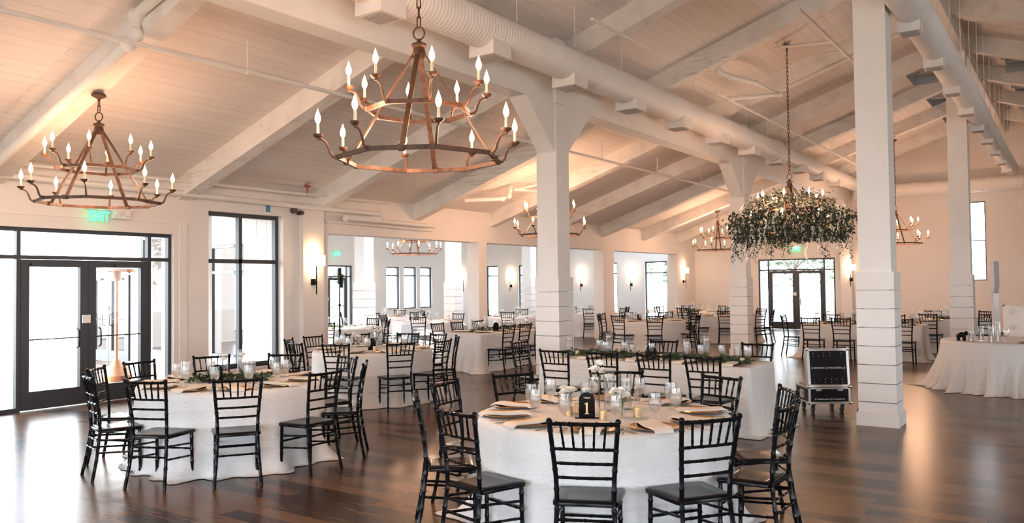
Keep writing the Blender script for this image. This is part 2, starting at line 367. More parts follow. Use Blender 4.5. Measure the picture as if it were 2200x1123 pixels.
# square columns with shiplap cladding, plinth and knee braces
def column(x, y, top, name='column', braces=True, mat=None, stub=False, clad=True):
    mat = mat or M_col; w = .18
    m = MB(); m.box(x-w, y-w, 1.80 if clad else 0, x+w, y+w, top)
    if stub: m.box(x-.09, y-.22, top, x+.22, y+.05, deckz(x)+.02)
    o = struct(name, m, mat)
    if not clad: braces = True
    m = MB()
    zs = [.155]+[.282+.2215*i for i in range(8)]
    m.box(x-.14, y-.14, .1, x+.14, y+.14, zs[-1]-.01)
    for a, b in zip(zs, zs[1:]): m.box(x-.212, y-.212, a+.005, x+.212, y+.212, b-.005)
    if clad: struct('shiplap_cladding', m, mat, o)
    m = MB(); m.box(x-.235, y-.235, 0, x+.235, y+.235, .15); m.hexa([(x-.235, y-.235, .15), (x+.235, y-.235, .15), (x+.235, y+.235, .15), (x-.235, y+.235, .15), (x-.212, y-.212, .165), (x+.212, y-.212, .165), (x+.212, y+.212, .165), (x-.212, y+.212, .165)])
    struct('plinth', m, mat, o) if clad else None
    if braces:
        for s in (-1, 1):
            m = MB(); m.prism([(y+s*.17, 3.72), (y+s*.95, 4.47), (y+s*.17, 4.47)][::s], x-.15, x+.15, 'X'); struct('knee_brace', m, mat, o)
    return o
column(-6.61, 10.56, 4.46, stub=True); column(-6.61, 18.95, 4.46, stub=True); column(-6.61, 29.72, 4.46, clad=False)
column(-2.0, 10.575, 6.4, braces=False); column(-1.98, 18.9, 6.4, braces=False)
for y in (-2.0, 10.575, 18.9): column(2.6, y, 4.46)
# annex beyond the openings
XA = -22.5
AWIN = [(23.43, 24.2, .8, 2.5), (24.45, 25.22, .8, 2.5), (25.45, 26.2, .8, 2.5), (12.0, 13.4, .3, 2.7), (14.2, 15.6, .3, 2.7), (16.4, 17.8, .3, 2.7)]
m = wall(MB(), 'Y', 10.6, YF+.3, 0, 4.4, AWIN+[(19.3, 21.6, 0, 2.52)], XA-.3, XA); struct('wall_annex_side', m, M_cool)
EWIN = [(-22.4, -21.75, .3, 2.6), (-20.6, -20.0, .3, 2.6), (-16.5, -15.65, .3, 2.6), (-14.4, -13.42, .3, 2.6)]
m = wall(MB(), 'X', XA, XL-.36, 0, 4.4, EWIN, YF, YF+.3); struct('wall_annex_far', m, M_cool)
WWIN = [(-15.0, -13.85, .3, 2.62), (-17.6, -15.5, .3, 2.9), (-20.0, -18.0, 0, 2.3)]
m = wall(MB(), 'X', XA-.3, XL-.36, 0, 4.4, WWIN, 10.3, 10.45); struct('wall_wing_outside', m, M_side)
m = wall(MB(), 'X', XA, XL-.36, 0, 4.4, WWIN, 10.45, 10.6); struct('wall_annex_near', m, M_cool)
m = MB(); m.box(XA-.3, 10.3, 4.4, XL-.36, YF+.3, 4.5); struct('ceiling_annex', m, M_cool)
for y in (15.6, 19.4, 23.6): column(-15.8, y, 4.4, braces=False, mat=M_cool)

# glazing: frame bars + pane per window
def glaze(name, axis, pos, a0, a1, z0, z1, vbars=(), hbars=(), w=.05, d=.07, parent=None, mat=None, pane=True):
    m = MB()
    def bx(a, b, c, e):
        if axis == 'Y': m.box(pos-d/2, a, c, pos+d/2, b, e)
        else: m.box(a, pos-d/2, c, b, pos+d/2, e)
    bx(a0, a0+w, z0, z1); bx(a1-w, a1, z0, z1); bx(a0+w, a1-w, z0, z0+w); bx(a0+w, a1-w, z1-w, z1)
    for v in vbars: bx(v-w/2, v+w/2, z0+w, z1-w)
    for h in hbars: bx(a0+w, a1-w, h-w/2, h+w/2)
    o = struct(name, m, mat or M_frame, parent)
    if pane:
        g = MB()
        if axis == 'Y': g.add([(pos, a0+w/2, z0+w/2), (pos, a1-w/2, z0+w/2), (pos, a1-w/2, z1-w/2), (pos, a0+w/2, z1-w/2)], [(0, 1, 2, 3)])
        else: g.add([(a0+w/2, pos, z0+w/2), (a1-w/2, pos, z0+w/2), (a1-w/2, pos, z1-w/2), (a0+w/2, pos, z1-w/2)], [(0, 1, 2, 3)])
        struct('pane', g, M_pane, o)
    return o
glaze('window_1', 'Y', XL-.2, 8.40, 10.0, .30, 3.06, (9.16,), (2.20,), .07, .1)
m = MB(); m.box(XL-.16, 8.42, .26, XL+.01, 9.98, .30); struct('trim_1', m, M_trim)
glaze('window_2', 'X', YF+.1, -3.32, -2.42, 1.70, 4.24, (), (2.98,), .035)
nw = 3
for a in AWIN: glaze('window_%d' % nw, 'Y', XA-.1, *a, (), (2.15,), .05); nw += 1
for a in EWIN: glaze('window_%d' % nw, 'X', YF+.1, *a, (), (2.15,), .05); nw += 1
for i, a in enumerate(WWIN):
    if i != 2: glaze('window_%d' % nw, 'X', 10.36, *a, (), (2.05,), .06); nw += 1
# glazed double doors: storefront frame (with side lights and transom) and two leaves
def storefront(name, axis, pos, a0, a1, d0, d1, top, htr, into=1):
    m = MB(); w = .055; d = .09
    def bx(mm, a, b, c, e, p=pos, dd=d):
        if axis == 'Y': mm.box(p-dd/2, a, c, p+dd/2, b, e)
        else: mm.box(a, p-dd/2, c, b, p+dd/2, e)
    bx(m, a0, a0+w, 0, top); bx(m, a1-w, a1, 0, top); bx(m, a0+w, a1-w, top-w, top)
    for v in (d0-w, d1): bx(m, v, v+w, 0, top-w)
    bx(m, a0+w, d0-w, htr, htr+w); bx(m, d1+w, a1-w, htr, htr+w); bx(m, d0, d1, htr, htr+w)
    bx(m, a0+w, d0-w, 0, .06); bx(m, d1+w, a1-w, 0, .06)
    o = struct(name, m, M_frame)
    g = MB()
    for a, b, c, e in ((a0+w, d0-w, .06, htr), (d1+w, a1-w, .06, htr), (a0+w, d0-w, htr+w, top-w), (d1+w, a1-w, htr+w, top-w), (d0, d1, htr+w, top-w)):
        if axis == 'Y': g.add([(pos, a, c), (pos, b, c), (pos, b, e), (pos, a, e)], [(0, 1, 2, 3)])
        else: g.add([(a, pos, c), (b, pos, c), (b, pos, e), (a, pos, e)], [(0, 1, 2, 3)])
    struct('pane', g, M_pane, o)
    mid = (d0+d1)/2
    for s, (a, b) in ((1, (d0+.005, mid-.004)), (-1, (mid+.004, d1-.005))):
        m = MB(); st = .115; z1 = htr-.005; r0, r1 = .27, htr-.11
        bx(m, a, a+st, .01, z1); bx(m, b-st, b, .01, z1); bx(m, a+st, b-st, .01, r0); bx(m, a+st, b-st, r1, z1)
        lf = struct('door_leaf', m, M_frame, o)
        g = MB()
        if axis == 'Y': g.add([(pos, a+st, r0), (pos, b-st, r0), (pos, b-st, r1), (pos, a+st, r1)], [(0, 1, 2, 3)])
        else: g.add([(a+st, pos, r0), (b-st, pos, r0), (b-st, pos, r1), (a+st, pos, r1)], [(0, 1, 2, 3)])
        struct('pane', g, M_pane, lf)
        m = MB(); bx(m, a+st, b-st, 1.0, 1.018, pos+into*.03, .02); struct('push_bar', m, M_blk, lf)
        h = b-.16 if s == 1 else a+.16
        m = MB()
        def P(aa, off, z): return (pos+into*off, aa, z) if axis == 'Y' else (aa, pos+into*off, z)
        m.tube([P(h, .05, .86), P(h, .11, .88), P(h, .115, 1.0), P(h, .11, 1.12), P(h, .05, 1.14)], .012, 6); struct('door_handle', m, M_blk, lf)
        m = MB(); bx(m, a+.12, a+.55, htr-.10, htr-.06, pos+into*.08, .06) if s == 1 else bx(m, b-.55, b-.12, htr-.10, htr-.06, pos+into*.08, .06); struct('door_closer', m, M_frame, lf)
    m = MB(); bx(m, mid-.10, mid+.02, 1.22, 1.34, pos+into*.07, .02); struct('notice', m, M_white, o)
    return o
storefront('door_1', 'Y', XL-.12, 3.4, 7.75, 5.42, 7.34, 2.62, 2.17)
storefront('door_2', 'X', YF+.06, -9.77, -7.05, -9.38, -7.45, 2.56, 2.13, -1)
storefront('door_3', 'Y', XA-.1, 19.3, 21.6, 19.5, 21.35, 2.52, 2.08)
storefront('door_4', 'X', 10.37, -20.0, -18.0, -19.8, -18.2, 2.3, 2.05, -1)
# wall trim above the doors
m = MB(); m.box(XL, YB, 2.80, XL+.02, 8.05, 2.83); struct('trim_2', m, M_trim)
m = MB(); m.box(XL, 7.85, 0, XL+.02, 7.98, 2.80); struct('trim_3', m, M_trim)
m = MB(); m.box(XL, 28.25, 0, XL+.015, YF, .14); m.box(XL, YF-.015, 0, -9.8, YF, .14); m.box(-7.0, YF-.015, 0, XR, YF, .14); struct('baseboard_far', m, M_trim)
m = MB(); m.box(XL, 10.02, 0, XL+.02, 10.38, .14); m.box(XL, 10.9, 0, XL+.02, 11.08, .14); m.box(XL, 7.99, 0, XL+.02, 8.3, .14); struct('baseboard_left', m, M_trim)
# daylight portals in the openings to the outside
portal('p1', (XL-.2, 5.6, 1.31), (1, 0, 0), 4.3, 2.6); portal('p2', (XL-.28, 9.2, 1.68), (1, 0, 0), 1.6, 2.76)
portal('p3', (-9.4, YB-.2, 1.65), (0, 1, 0), 3.6, 2.9); portal('p4', (-3.3, YB-.2, 1.65), (0, 1, 0), 5.4, 2.9); portal('p5', (3.0, YB-.2, 1.65), (0, 1, 0), 4.8, 2.9)
for y in (-.25, 4.95, 10.95, 17.95): portal('p6', (XR+.2, y, 1.6), (-1, 0, 0), 2.5, 2.6)
portal('p7', (-8.4, YF+.2, 1.28), (0, -1, 0), 2.7, 2.56); portal('p8', (-2.87, YF+.2, 2.97), (0, -1, 0), .9, 2.5)
portal('p9', (XA-.2, 14.9, 1.5), (1, 0, 0), 5.8, 2.4); portal('p10', (XA-.2, 20.45, 1.26), (1, 0, 0), 2.3, 2.5); portal('p11', (XA-.2, 24.8, 1.65), (1, 0, 0), 2.8, 1.7)
portal('p12', (-18, 10.3, 1.45), (0, 1, 0), 8.4, 2.9); portal('p13', (-18, YF+.2, 1.45), (0, -1, 0), 9, 2.3)

# ---- outside
m = MB(); m.box(-60, -40, -.2, 40, 70, -.13); struct('lawn', m, M_lawn)
m = MB(); m.box(-24, YB-6, -.13, XL-.36, 10.3, -.02); struct('patio', m, M_conc)
m = MB(); m.box(-14.4, YB-2, 3.15, XL-.36, 10.3, 3.35); struct('porch_or_sunblock_roof', m, M_white)
m = MB(); m.box(XL, -12, 3.9, XR, YB-.3, 4.05); struct('porch_or_sunblock_roof', m, M_white)  # unseen overhang added to keep the sun out of the back wall openings
for y in (1.2, 5.4, 9.6):
    m = MB(); m.box(-14.3, y-.12, -.02, -14.06, y+.12, 3.15); m.box(-14.34, y-.16, -.02, -14.02, y+.16, .3); struct('porch_post', m, M_white)

# ---- ducts with supply outlets
def duct(name, label, pts, axis, cen, group=None):
    # pts: list of (position along axis, radius)
    m = MB(); prof = []
    for (a, r), (b, r2) in zip(pts, pts[1:]):
        k = max(1, int(abs(b-a)/.06))
        for i in range(k):
            t = a+(b-a)*i/k; rr = r+(r2-r)*i/k; prof += [(rr, t), (rr, t+.046), (rr+.003, t+.049), (rr+.003, t+.054)]
    prof.append((pts[-1][1], pts[-1][0]))
    m.lathe(prof, 36, cen, axis=axis)
    return thing(name, label, 'duct', data=m.mesh(name, M_duct, True, 60), group=group)
d1 = duct('air_duct', 'fat white spiral duct running along the front beam with boxed outlets beneath', [(YB+.05, .235), (19.4, .235), (19.45, .262), (19.75, .262), (19.8, .2), (29.0, .2)], 'Y', (-6.0, 0, 4.9))
d2 = duct('air_duct', 'white spiral duct hung on long wires below the ridge beam', [(YB+.05, .21), (19.4, .21), (19.5, .19), (29.0, .19)], 'Y', (-1.62, 0, 5.1))
d3 = duct('air_duct', 'white duct running crosswise along the top of the far wall', [(-6.2, .235), (3.0, .235)], 'X', (0, 29.3, 4.71))
def outlet_meshes(r):
    m = MB(); m.box(-.19, -.19, -r-.10, .19, .19, -r*.62); box = m.mesh('outlet_box', M_duct)
    g = MB(); g.box(-.145, -.145, -r-.108, .145, .145, -r-.101)
    for i in range(7): g.box(-.14, -.13+i*.04, -r-.118, .14, -.118+i*.04, -r-.108)
    return box, g.mesh('grille', M_ductdark)
for d, cx_, cz_, r, y0, dy, n_ in ((d1, -6.0, 4.9, .235, 6.19-1.95*2, 1.95, 13), (d2, -1.62, 5.1, .21, 11.05-2.05*3, 2.05, 12)):
    bm_, gm_ = outlet_meshes(r); sc_ = 1 if r > .22 else .68
    for i in range(n_):
        y = y0+dy*i
        if y > 28.5: break
        b = add('outlet_box', bm_, d, (cx_-(0 if sc_ == 1 else .03), y, cz_ if y < 19.4 else cz_+.03)) if True else None; b.scale = (sc_, sc_, 1); add('grille', gm_, b)
# hanger wires for the ducts
wm = MB(); wm.tube([(0, 0, 0), (0, 0, 1)], .006, 5); wm = wm.mesh('hanger_wire', M_trim)
for d, cx_, cz_, ys in ((d1, -5.8, 5.08, [7.0+1.45*i for i in range(15)]), (d2, -1.45, 5.25, [8+1.3*i for i in range(16)]), (d3, None, 4.9, [-4.6, -3.6, .5])):
    for y in ys:
        if cx_ is None: o = add('hanger_wire', wm, d, (y, 29.3, cz_)); o.scale = (1, 1, deckz(y)-cz_)
        else: o = add('hanger_wire', wm, d, (cx_, y, cz_)); o.scale = (1, 1, soffit(cx_)+.33-cz_)

# ---- sprinkler and drain pipes (each run is one object)
def pipe(label, pts, r, name='sprinkler_pipe', mat=None, group=None, clamps=True):
    m = MB(); m.tube(pts, r, 10)
    for p in pts[1:-1]: m.ball(p, r*1.45, 10, 6)
    o = thing(name, label, 'pipe', data=m.mesh(name, mat or M_trim, True, 50), group=group)
    return o
def cl(o, pts, r):
    for p in pts:
        m = MB(); m.tube([(p[0], p[1]-.02, p[2]), (p[0], p[1]+.02, p[2])], r*1.5, 10); m.box(p[0]-.008, p[1]-.008, p[2], p[0]+.008, p[1]+.008, p[3]); add('pipe_clamp', m.mesh('pipe_clamp', M_trim), o)
o = pipe('white pipe running under the rafters above the glass-door side', [(-8.38, -3.9, 4.40), (-8.38, 26.4, 4.40)], .028); cl(o, [(-8.38, y, 4.40, soffit(-8.38)+.3) for y in (3.5, 6.3, 9.3, 12.4, 15.4, 18.2, 21, 24)], .028)
pipe('fat white pipe climbing along the side of the rafter over the doors', [(-12.05, 4.80, 3.25), (-8.44, 4.80, 4.40), (-8.38, 4.84, 4.5), (-8.40, 4.86, 4.72), (-7.2, 4.80, 5.0)], .06)
pipe('fat white pipe running along the wall top above doors and tall window', [(-12.05, -3.9, 3.38), (-12.05, 12.35, 3.24), (-12.05, 12.4, 3.14), (-12.05, 11.4, 3.10), (-12.05, 14.1, 3.08)], .05)
pipe('thin white pipe above the fat wall pipe', [(-11.85, -3.9, 3.42), (-11.85, 12.4, 3.47)], .022)
pipe('slim white pipe lowest on the wall over the first opening', [(-12.17, 10.98, 3.02), (-12.17, 14.2, 2.98)], .022)
pipe('white pipe with an elbow dropping from the boards between second and third rafter', [(-11.25, 14.2, 3.62), (-10.9, 15.2, 3.72), (-10.75, 15.25, 3.78), (-10.72, 15.3, 4.02)], .05)
pipe('bent white pipe on the boards behind the front column', [(-9.5, 15.7, 4.12), (-10.6, 15.3, 3.92), (-10.4, 17.2, 3.98)], .03)
pipe('thin white pipe run crossing the first ridge-side rafter', [(-5.35, 9.6, 5.33), (-5.35, 11.9, 5.33)], .022)
pipe('thin white pipe run through the garlanded chandelier bay', [(-5.5, 14.6, 5.28), (-5.5, 29.0, 5.28)], .025)
pipe('thin white pipe run high beside the garlanded chandelier', [(-3.45, 12.7, 5.93), (-3.45, 20.0, 5.93)], .03)
pipe('zigzag white pipe between two rafters beside the duct', [(-5.2, 13.9, 5.70), (-5.2, 13.95, 5.50), (-5.1, 14.2, 5.45), (-4.95, 15.2, 5.5), (-4.85, 16.4, 5.50), (-5.55, 15.3, 5.30)], .045)
pipe('short white pipe branching towards the ceiling canopy', [(-4.5, 15.0, 6.05), (-3.45, 14.9, 5.95)], .03)
pipe('set of grey conduits along a rafter beyond the ridge', [(-1.7, 17.2, 6.62), (3, 17.2, 5.05)], .03, 'conduit_pipe')
for i in range(4):
    y = 16.63+.045*i
    pipe('thin painted conduit under a rafter by the largest column, %s of four' % ('nearest', 'second', 'third', 'farthest')[i], [(-5.1, y, soffit(-5.1)-.02), (-2.1, y, soffit(-2.1)-.02)], .014, 'conduit_pipe', group='conduits on the rafter soffit')
m = MB(); m.lathe([(.005, 0), (.06, .04), (.065, .06), (.005, .062)], 12); m.tube([(0, 0, 0), (0, 0, -.14)], .012, 6)
thing('sprinkler_flange', 'small red flange on a dark stub above the tall window', 'pipe fitting', (-11.9, 10.28, 3.58), data=m.mesh('sprinkler_flange', M_red))
m = MB(); m.lathe([(.001, 0), (.05, 0), (.055, .02), (.05, .10), (.001, .10)], 12, axis='X'); m.lathe([(.001, 0), (.04, 0), (.04, .14), (.001, .14)], 12, (0, .14, -.04), axis='X'); m.tube([(.05, .0, .0), (.05, .14, -.04)], .02, 6)
thing('pipe_coupling', 'dark iron pipe coupling on the wall by the sconce pier', 'pipe fitting', (XL+.01, 10.2, 3.18), data=m.mesh('pipe_coupling', M_dirty))
m = MB(); m.box(0, 0, 0, .03, .08, .13); thing('tape_patch', 'blue tape patch on the wall above the tall window corner', 'tape', (XL, 9.6, 3.12), data=m.mesh('tape_patch', M_blue))

# ================================================================== lamps
def chandelier_parts():
    zr, zu, zh = 0.0, .40, .98      # lower ring, upper ring, hub top (origin = centre of the lower ring)
    R0, R1 = .74, .47
    oct_ = lambda R, z, off=pi/8: [(R*cos(off+i*pi/4), R*sin(off+i*pi/4), z) for i in range(8)]
    def ring(R, z):
        m = MB(); p = oct_(R, z)
        for i in range(8): m.bar(p[i], p[(i+1) % 8], .028, .034)
        for q in p: m.box(q[0]-.018, q[1]-.018, q[2]-.019, q[0]+.018, q[1]+.018, q[2]+.019)
        return m.mesh('ring', M_rust)
    parts = [('ring', ring(R0, zr)), ('ring', ring(R1, zu))]
    for i in range(4):
        a2 = i*pi/2
        m = MB(); rt = R0*cos(pi/8)
        m.bar((.035*cos(a2), .035*sin(a2), .90), (rt*cos(a2), rt*sin(a2), -.02), .045, .014, up=(cos(a2), sin(a2), .8))
        m.box(rt*cos(a2)-.028, rt*sin(a2)-.028, -.024, rt*cos(a2)+.028, rt*sin(a2)+.028, .024)
        parts.append(('strap', m.mesh('strap', M_rust)))
    m = MB(); m.lathe([(.045, .83), (.062, .88), (.05, .93), (.07, .945), (.07, .96), (.03, .975), (.012, 1.0)], 12); parts.append(('hub', m.mesh('hub', M_rust)))
    m = MB(); m.tube([(.052*cos(t), 0, 1.05+.052*sin(t)) for t in [2*pi*i/18 for i in range(18)]], .008, 6, closed=True); parts.append(('hanging_loop', m.mesh('hanging_loop', M_rust)))
    # arm running outwards along +X from a ring corner: S-curve to the drip pan
    am = MB(); am.tube([(0, 0, 0), (.035, 0, .005), (.06, 0, .03), (.075, 0, .075), (.10, 0, .12), (.14, 0, .14), (.165, 0, .142)], [.012, .0135, .013, .012, .011, .010, .010], 6)
    am.lathe([(.001, .132), (.012, .136), (.012, .15), (.001, .155)], 8, (.165, 0, 0)); am = am.mesh('candle_arm', M_rust, True)
    pm = MB(); pm.lathe([(.008, .148), (.028, .152), (.043, .168), (.046, .178), (.040, .176), (.02, .165), (.001, .163)], 14, (.165, 0, 0)); pm = pm.mesh('drip_pan', M_rust, True, 60)
    sm = MB(); sm.lathe([(.0125, .165), (.013, .20), (.0115, .265), (.008, .268)], 10, (.165, 0, 0)); sm = sm.mesh('candle_sleeve', M_cream, True)
    bm = MB(); bm.lathe([(.007, .262), (.017, .274), (.026, .298), (.024, .320), (.013, .350), (.005, .370), (.001, .384)], 10, (.165, 0, 0)); bm = bm.mesh('bulb', M_bulb, True)
    for R, z in ((R0, zr), (R1, zu)):
        for i in range(8):
            a = pi/8+i*pi/4; f = 1.0
            parts.append(('candle_arm', am, Matrix.Translation((R*cos(a), R*sin(a), z)) @ Matrix.Rotation(a, 4, 'Z'), [('drip_pan', pm), ('candle_sleeve', sm), ('bulb', bm)]))
    return parts
CH_PARTS = chandelier_parts()
def link_mesh():
    m = MB(); L, w = .032, .017
    pts = [(w*cos(t), 0, (L if sin(t) > 0 else -L)+w*sin(t)) for t in [2*pi*i/12+.01 for i in range(12)]]
    m.tube(pts, .0062, 6, closed=True); return m
def chandelier(x, y, zring, ztop, label, rz=0, scale=1.0, canopy=True, power=1.0, mat_c=None):
    if isinstance(scale, float): scale = (scale, scale, scale*1.06)
    t = thing('chandelier', label, 'chandelier', (x, y, zring), rz, 'two tier candle chandeliers', scale=scale); sz_ = scale[2]; scale = scale[0]
    stamp(CH_PARTS, t)
    H = (ztop-zring)/sz_
    m = MB(); z = 1.115+.03; base = link_mesh(); k = 0
    while z < H-.06:
        a = (k % 2)*pi/2
        m.add([(v[0]*cos(a)-v[1]*sin(a), v[0]*sin(a)+v[1]*cos(a), v[2]+z) for v in base.v], base.f); z += .080; k += 1
    add('chain', m.mesh('chain', M_rust, True), t)
    m = MB(); m.lathe([(.012, H-.10), (.02, H-.07), (.095, H-.035), (.095, H-.02), (.075, H-.0)], 8); add('canopy', m.mesh('canopy', M_rust), t)
    for i in range(4):
        a = rz+pi/4+i*pi/2; R_ = .62*scale
        l = bpy.data.lights.new('candle_glow', 'POINT'); l.energy = WARM*.25*power; l.color = (1.0, .57, .35); l.shadow_soft_size = .16
        o = bpy.data.objects.new('candle_glow', l); COL.objects.link(o); o.location = (x+R_*cos(a), y+R_*sin(a), zring+(.16 if i % 2 else .5)*scale)
    return t
CX, CW, CS = -4.42, -9.6, .905
chandelier(CX-.012, 5.02, 2.76, 5.80, 'largest rusty two tier candle chandelier hanging above the front round table', .50, (CS, CS, 1.0), power=.85)
chandelier(CW+.025, 5.075, 2.76, 4.07, 'rusty candle chandelier on a short chain above the doorside round table', .52, (CS, CS, .98), power=.6)
chandelier(CX+.05, 15.26, 2.66, 6.14, 'candle chandelier wrapped in dark greenery and white hanging blossoms', .5, CS, power=1.4)
chandelier(CW, 15.2, 2.82, 4.40, 'candle chandelier half hidden behind the clad column nearest the openings', .5, CS, power=.9)
chandelier(CW, 25.4, 2.78, 4.05, 'distant candle chandelier over the far corner on the openings side', .5, CS, power=.9)
chandelier(CX+.13, 25.4, 2.78, 5.79, 'distant candle chandelier on a long chain seen behind the largest column', .5, CS, power=1.5)
chandelier(-15.6, 17.4, 2.64, 4.38, 'candle chandelier in the annex seen through the first wall opening', .5, .85)

# greenery wrapped round the middle chandelier
def leaf_cloud(n, fn, mat, L=(.05, .09), w=.5, rs=3):
    r = random.Random(rs); m = MB()
    for i in range(n):
        p, d = fn(r); Ln = r.uniform(*L)
        m.leaf(p, Vector(d)+Vector((r.gauss(0, .5), r.gauss(0, .5), r.gauss(0, .4))), (r.gauss(0, 1), r.gauss(0, 1), 1), Ln, Ln*w)
    return m
def wreath(r):
    a = r.uniform(0, 2*pi); clump = .5+.5*noise.noise(Vector((cos(a)*3, sin(a)*3, 1)))
    if r.random() < .14:
        R = r.uniform(.25, .85); return (R*cos(a), R*sin(a), .62-.45*R+r.gauss(0, .05)), (.4*cos(a), .4*sin(a), .2)
    R = .76+r.gauss(0, .12); h = r.random()**.85
    z = .24-(.56+.30*(clump-.5))*h; R += .12*(1-abs(h-.3))
    return (R*cos(a), R*sin(a), z), (.4*cos(a), .4*sin(a), -1)
m = leaf_cloud(7600, wreath, M_leafd, (.045, .085), .55)
r_ = random.Random(5)
for i in range(46):      # trailing tendrils
    a = r_.uniform(0, 2*pi); R = r_.uniform(.7, 1.0); ln = r_.uniform(.25, .5); z0 = -.22 if i % 4 else .2
    if i % 9 == 0: R = 1.05; 
    p = Vector((R*cos(a), R*sin(a), z0))
    for k in range(int(ln/.022)):
        p += Vector((r_.gauss(.004*cos(a), .008), r_.gauss(.004*sin(a), .008), -.022))
        m.leaf(p, (r_.gauss(0, 1), r_.gauss(0, 1), -.4), (r_.gauss(0, 1), r_.gauss(0, 1), 1), .06, .026)
t = thing('chandelier_garland', 'thick dark smilax greenery with white wisteria strands draped on the middle chandelier', 'garland', (CX+.05, 15.26, 2.82))
r_ = random.Random(9)
for k in range(260):
    a = r_.uniform(0, 2*pi); R = r_.uniform(.35, .8); p = (R*cos(a), R*sin(a), r_.uniform(.2, .55)); m.leaf(p, (r_.gauss(0, 1), r_.gauss(0, 1), r_.gauss(.3, .6)), (0, 0, 1), .07, .03)
add('foliage', m.mesh('foliage', M_leafd), t)
for i in range(44):
    a = 2*pi*i/44+r_.uniform(-.06, .06); R = .92+r_.uniform(-.10, .10); z = r_.uniform(-.20, .34); ln = r_.uniform(.35, .62)
    m = MB(); n_ = int(ln/.03)
    for k in range(n_):
        rr = .010*(1-.6*k/n_)+.004
        for q in range(3):
            t2 = r_.uniform(0, 2*pi); m.ball((R*cos(a)+rr*cos(t2)*1.4+.02*sin(k*.5+i), R*sin(a)+rr*sin(t2)*1.4, z-k*.03+r_.uniform(-.01, .01)), rr, 5, 3)
    if i % 3 == 0:
        m2 = m
    add('flower_strand', m.mesh('flower_strand', M_petal), t, (0, 0, 0))

# wall sconces
def sconce_parts():
    m = MB(); m.box(-.055, .0, -.48, .055, .018, -.36); plate = m.mesh('backplate', M_blk)
    m = MB(); m.box(-.012, .018, -.435, .012, .09, -.405); m.tube([(0, .10, -.66), (0, .10, -.10)], .012, 8); m.ball((0, .10, -.42), .022, 8, 6); stem = m.mesh('stem', M_blk)
    m = MB(); m.box(-.17, .04, -.11, .17, .16, .10); sh = m.mesh('lamp_shade', M_shade)
    return [('backplate', plate), ('stem', stem), ('lamp_shade', sh)]
SC = sconce_parts()
def sconce(x, y, z, nrm, label, group=None, power=9):
    t = thing('wall_sconce', label, 'wall lamp', (x, y, z), atan2(nrm[1], nrm[0])-pi/2, group); stamp(SC, t)
    for dz in (.2, -.2):
        l = bpy.data.lights.new('sconce_glow', 'POINT'); l.energy = power*.5; l.color = (1, .68, .40); l.shadow_soft_size = .06
        o = bpy.data.objects.new('sconce_glow', l); COL.objects.link(o); o.location = (x+nrm[0]*.12, y+nrm[1]*.12, z+dz)
sconce(XL+.11, 10.62, 2.24, (1, 0), 'lit white box sconce with black stem on the pier beside the tall window')
sconce(XL, 28.75, 2.20, (1, 0), 'lit sconce on the wall past the last opening, near the far corner')
sconce(-6.44, 29.54, 2.2, (0, -1), 'lit sconce on the far wall beside the glazed far doors')
sconce(XA, 22.4, 2.1, (1, 0), 'lit sconce in the annex before the row of three windows')
sconce(XA, 28.2, 2.1, (1, 0), 'lit sconce on the annex outer wall past the three windows')
sconce(-21.0, YF, 2.1, (0, -1), 'lit sconce between two narrow windows of the annex end wall')
sconce(-17.35, YF, 2.1, (0, -1), 'lit sconce on the annex end wall seen beside the clad column')
sconce(-15.0, YF, 2.1, (0, -1), 'lit sconce beside the widest window of the annex end wall')

# exit signs
def exit_sign(loc, rz, label, box=True, letters=True):
    t = thing('exit_sign', label, 'exit sign', loc, rz)
    m = MB(); m.box(-.19, -.03, .0, .19, .06, .045); add('housing', m.mesh('housing', M_exitg), t)
    m = MB(); m.box(-.17, -.004, -.20, .17, .004, 0); add('clear_panel', m.mesh('clear_panel', M_pane), t)
    me = text_mesh('EXIT', .20, M_exit, .004, 0, 'CENTER', .0035); add('lettering', me, t, (0, -.01, -.105), (pi/2, 0, 0)).scale = (.78, 1.05, 1)
    if box:
        m = MB(); m.box(.21, -.02, -.12, .50, .05, .03); m.lathe([(.001, 0), (.04, 0), (.045, .03), (.001, .035)], 10, (.27, -.055, -.04), axis='Y'); m.lathe([(.001, 0), (.04, 0), (.045, .03), (.001, .035)], 10, (.43, -.055, -.04), axis='Y')
        thing('emergency_light', 'small white twin emergency light box beside the green sign over the glass doors', 'emergency light', loc, rz, data=m.mesh('emergency_light', M_exitg))
    l = bpy.data.lights.new('exit_glow', 'POINT'); l.energy = .6; l.color = (.15, 1, .5); l.shadow_soft_size = .05
    o = bpy.data.objects.new('exit_glow', l); COL.objects.link(o); o.location = Vector(loc)+Matrix.Rotation(rz, 3, 'Z') @ Vector((0, -.08, -.1))
exit_sign((XL+.10, 6.45, 2.93), pi/2, 'green lit EXIT sign on the wall over the glass doors')
exit_sign((-8.35, YF-.10, 3.0), 0, 'green lit EXIT sign over the far doors, behind hanging blossoms', False)
exit_sign((XA+.1, 20.75, 3.05), pi/2, 'green lit EXIT sign over the annex outer doors', False)

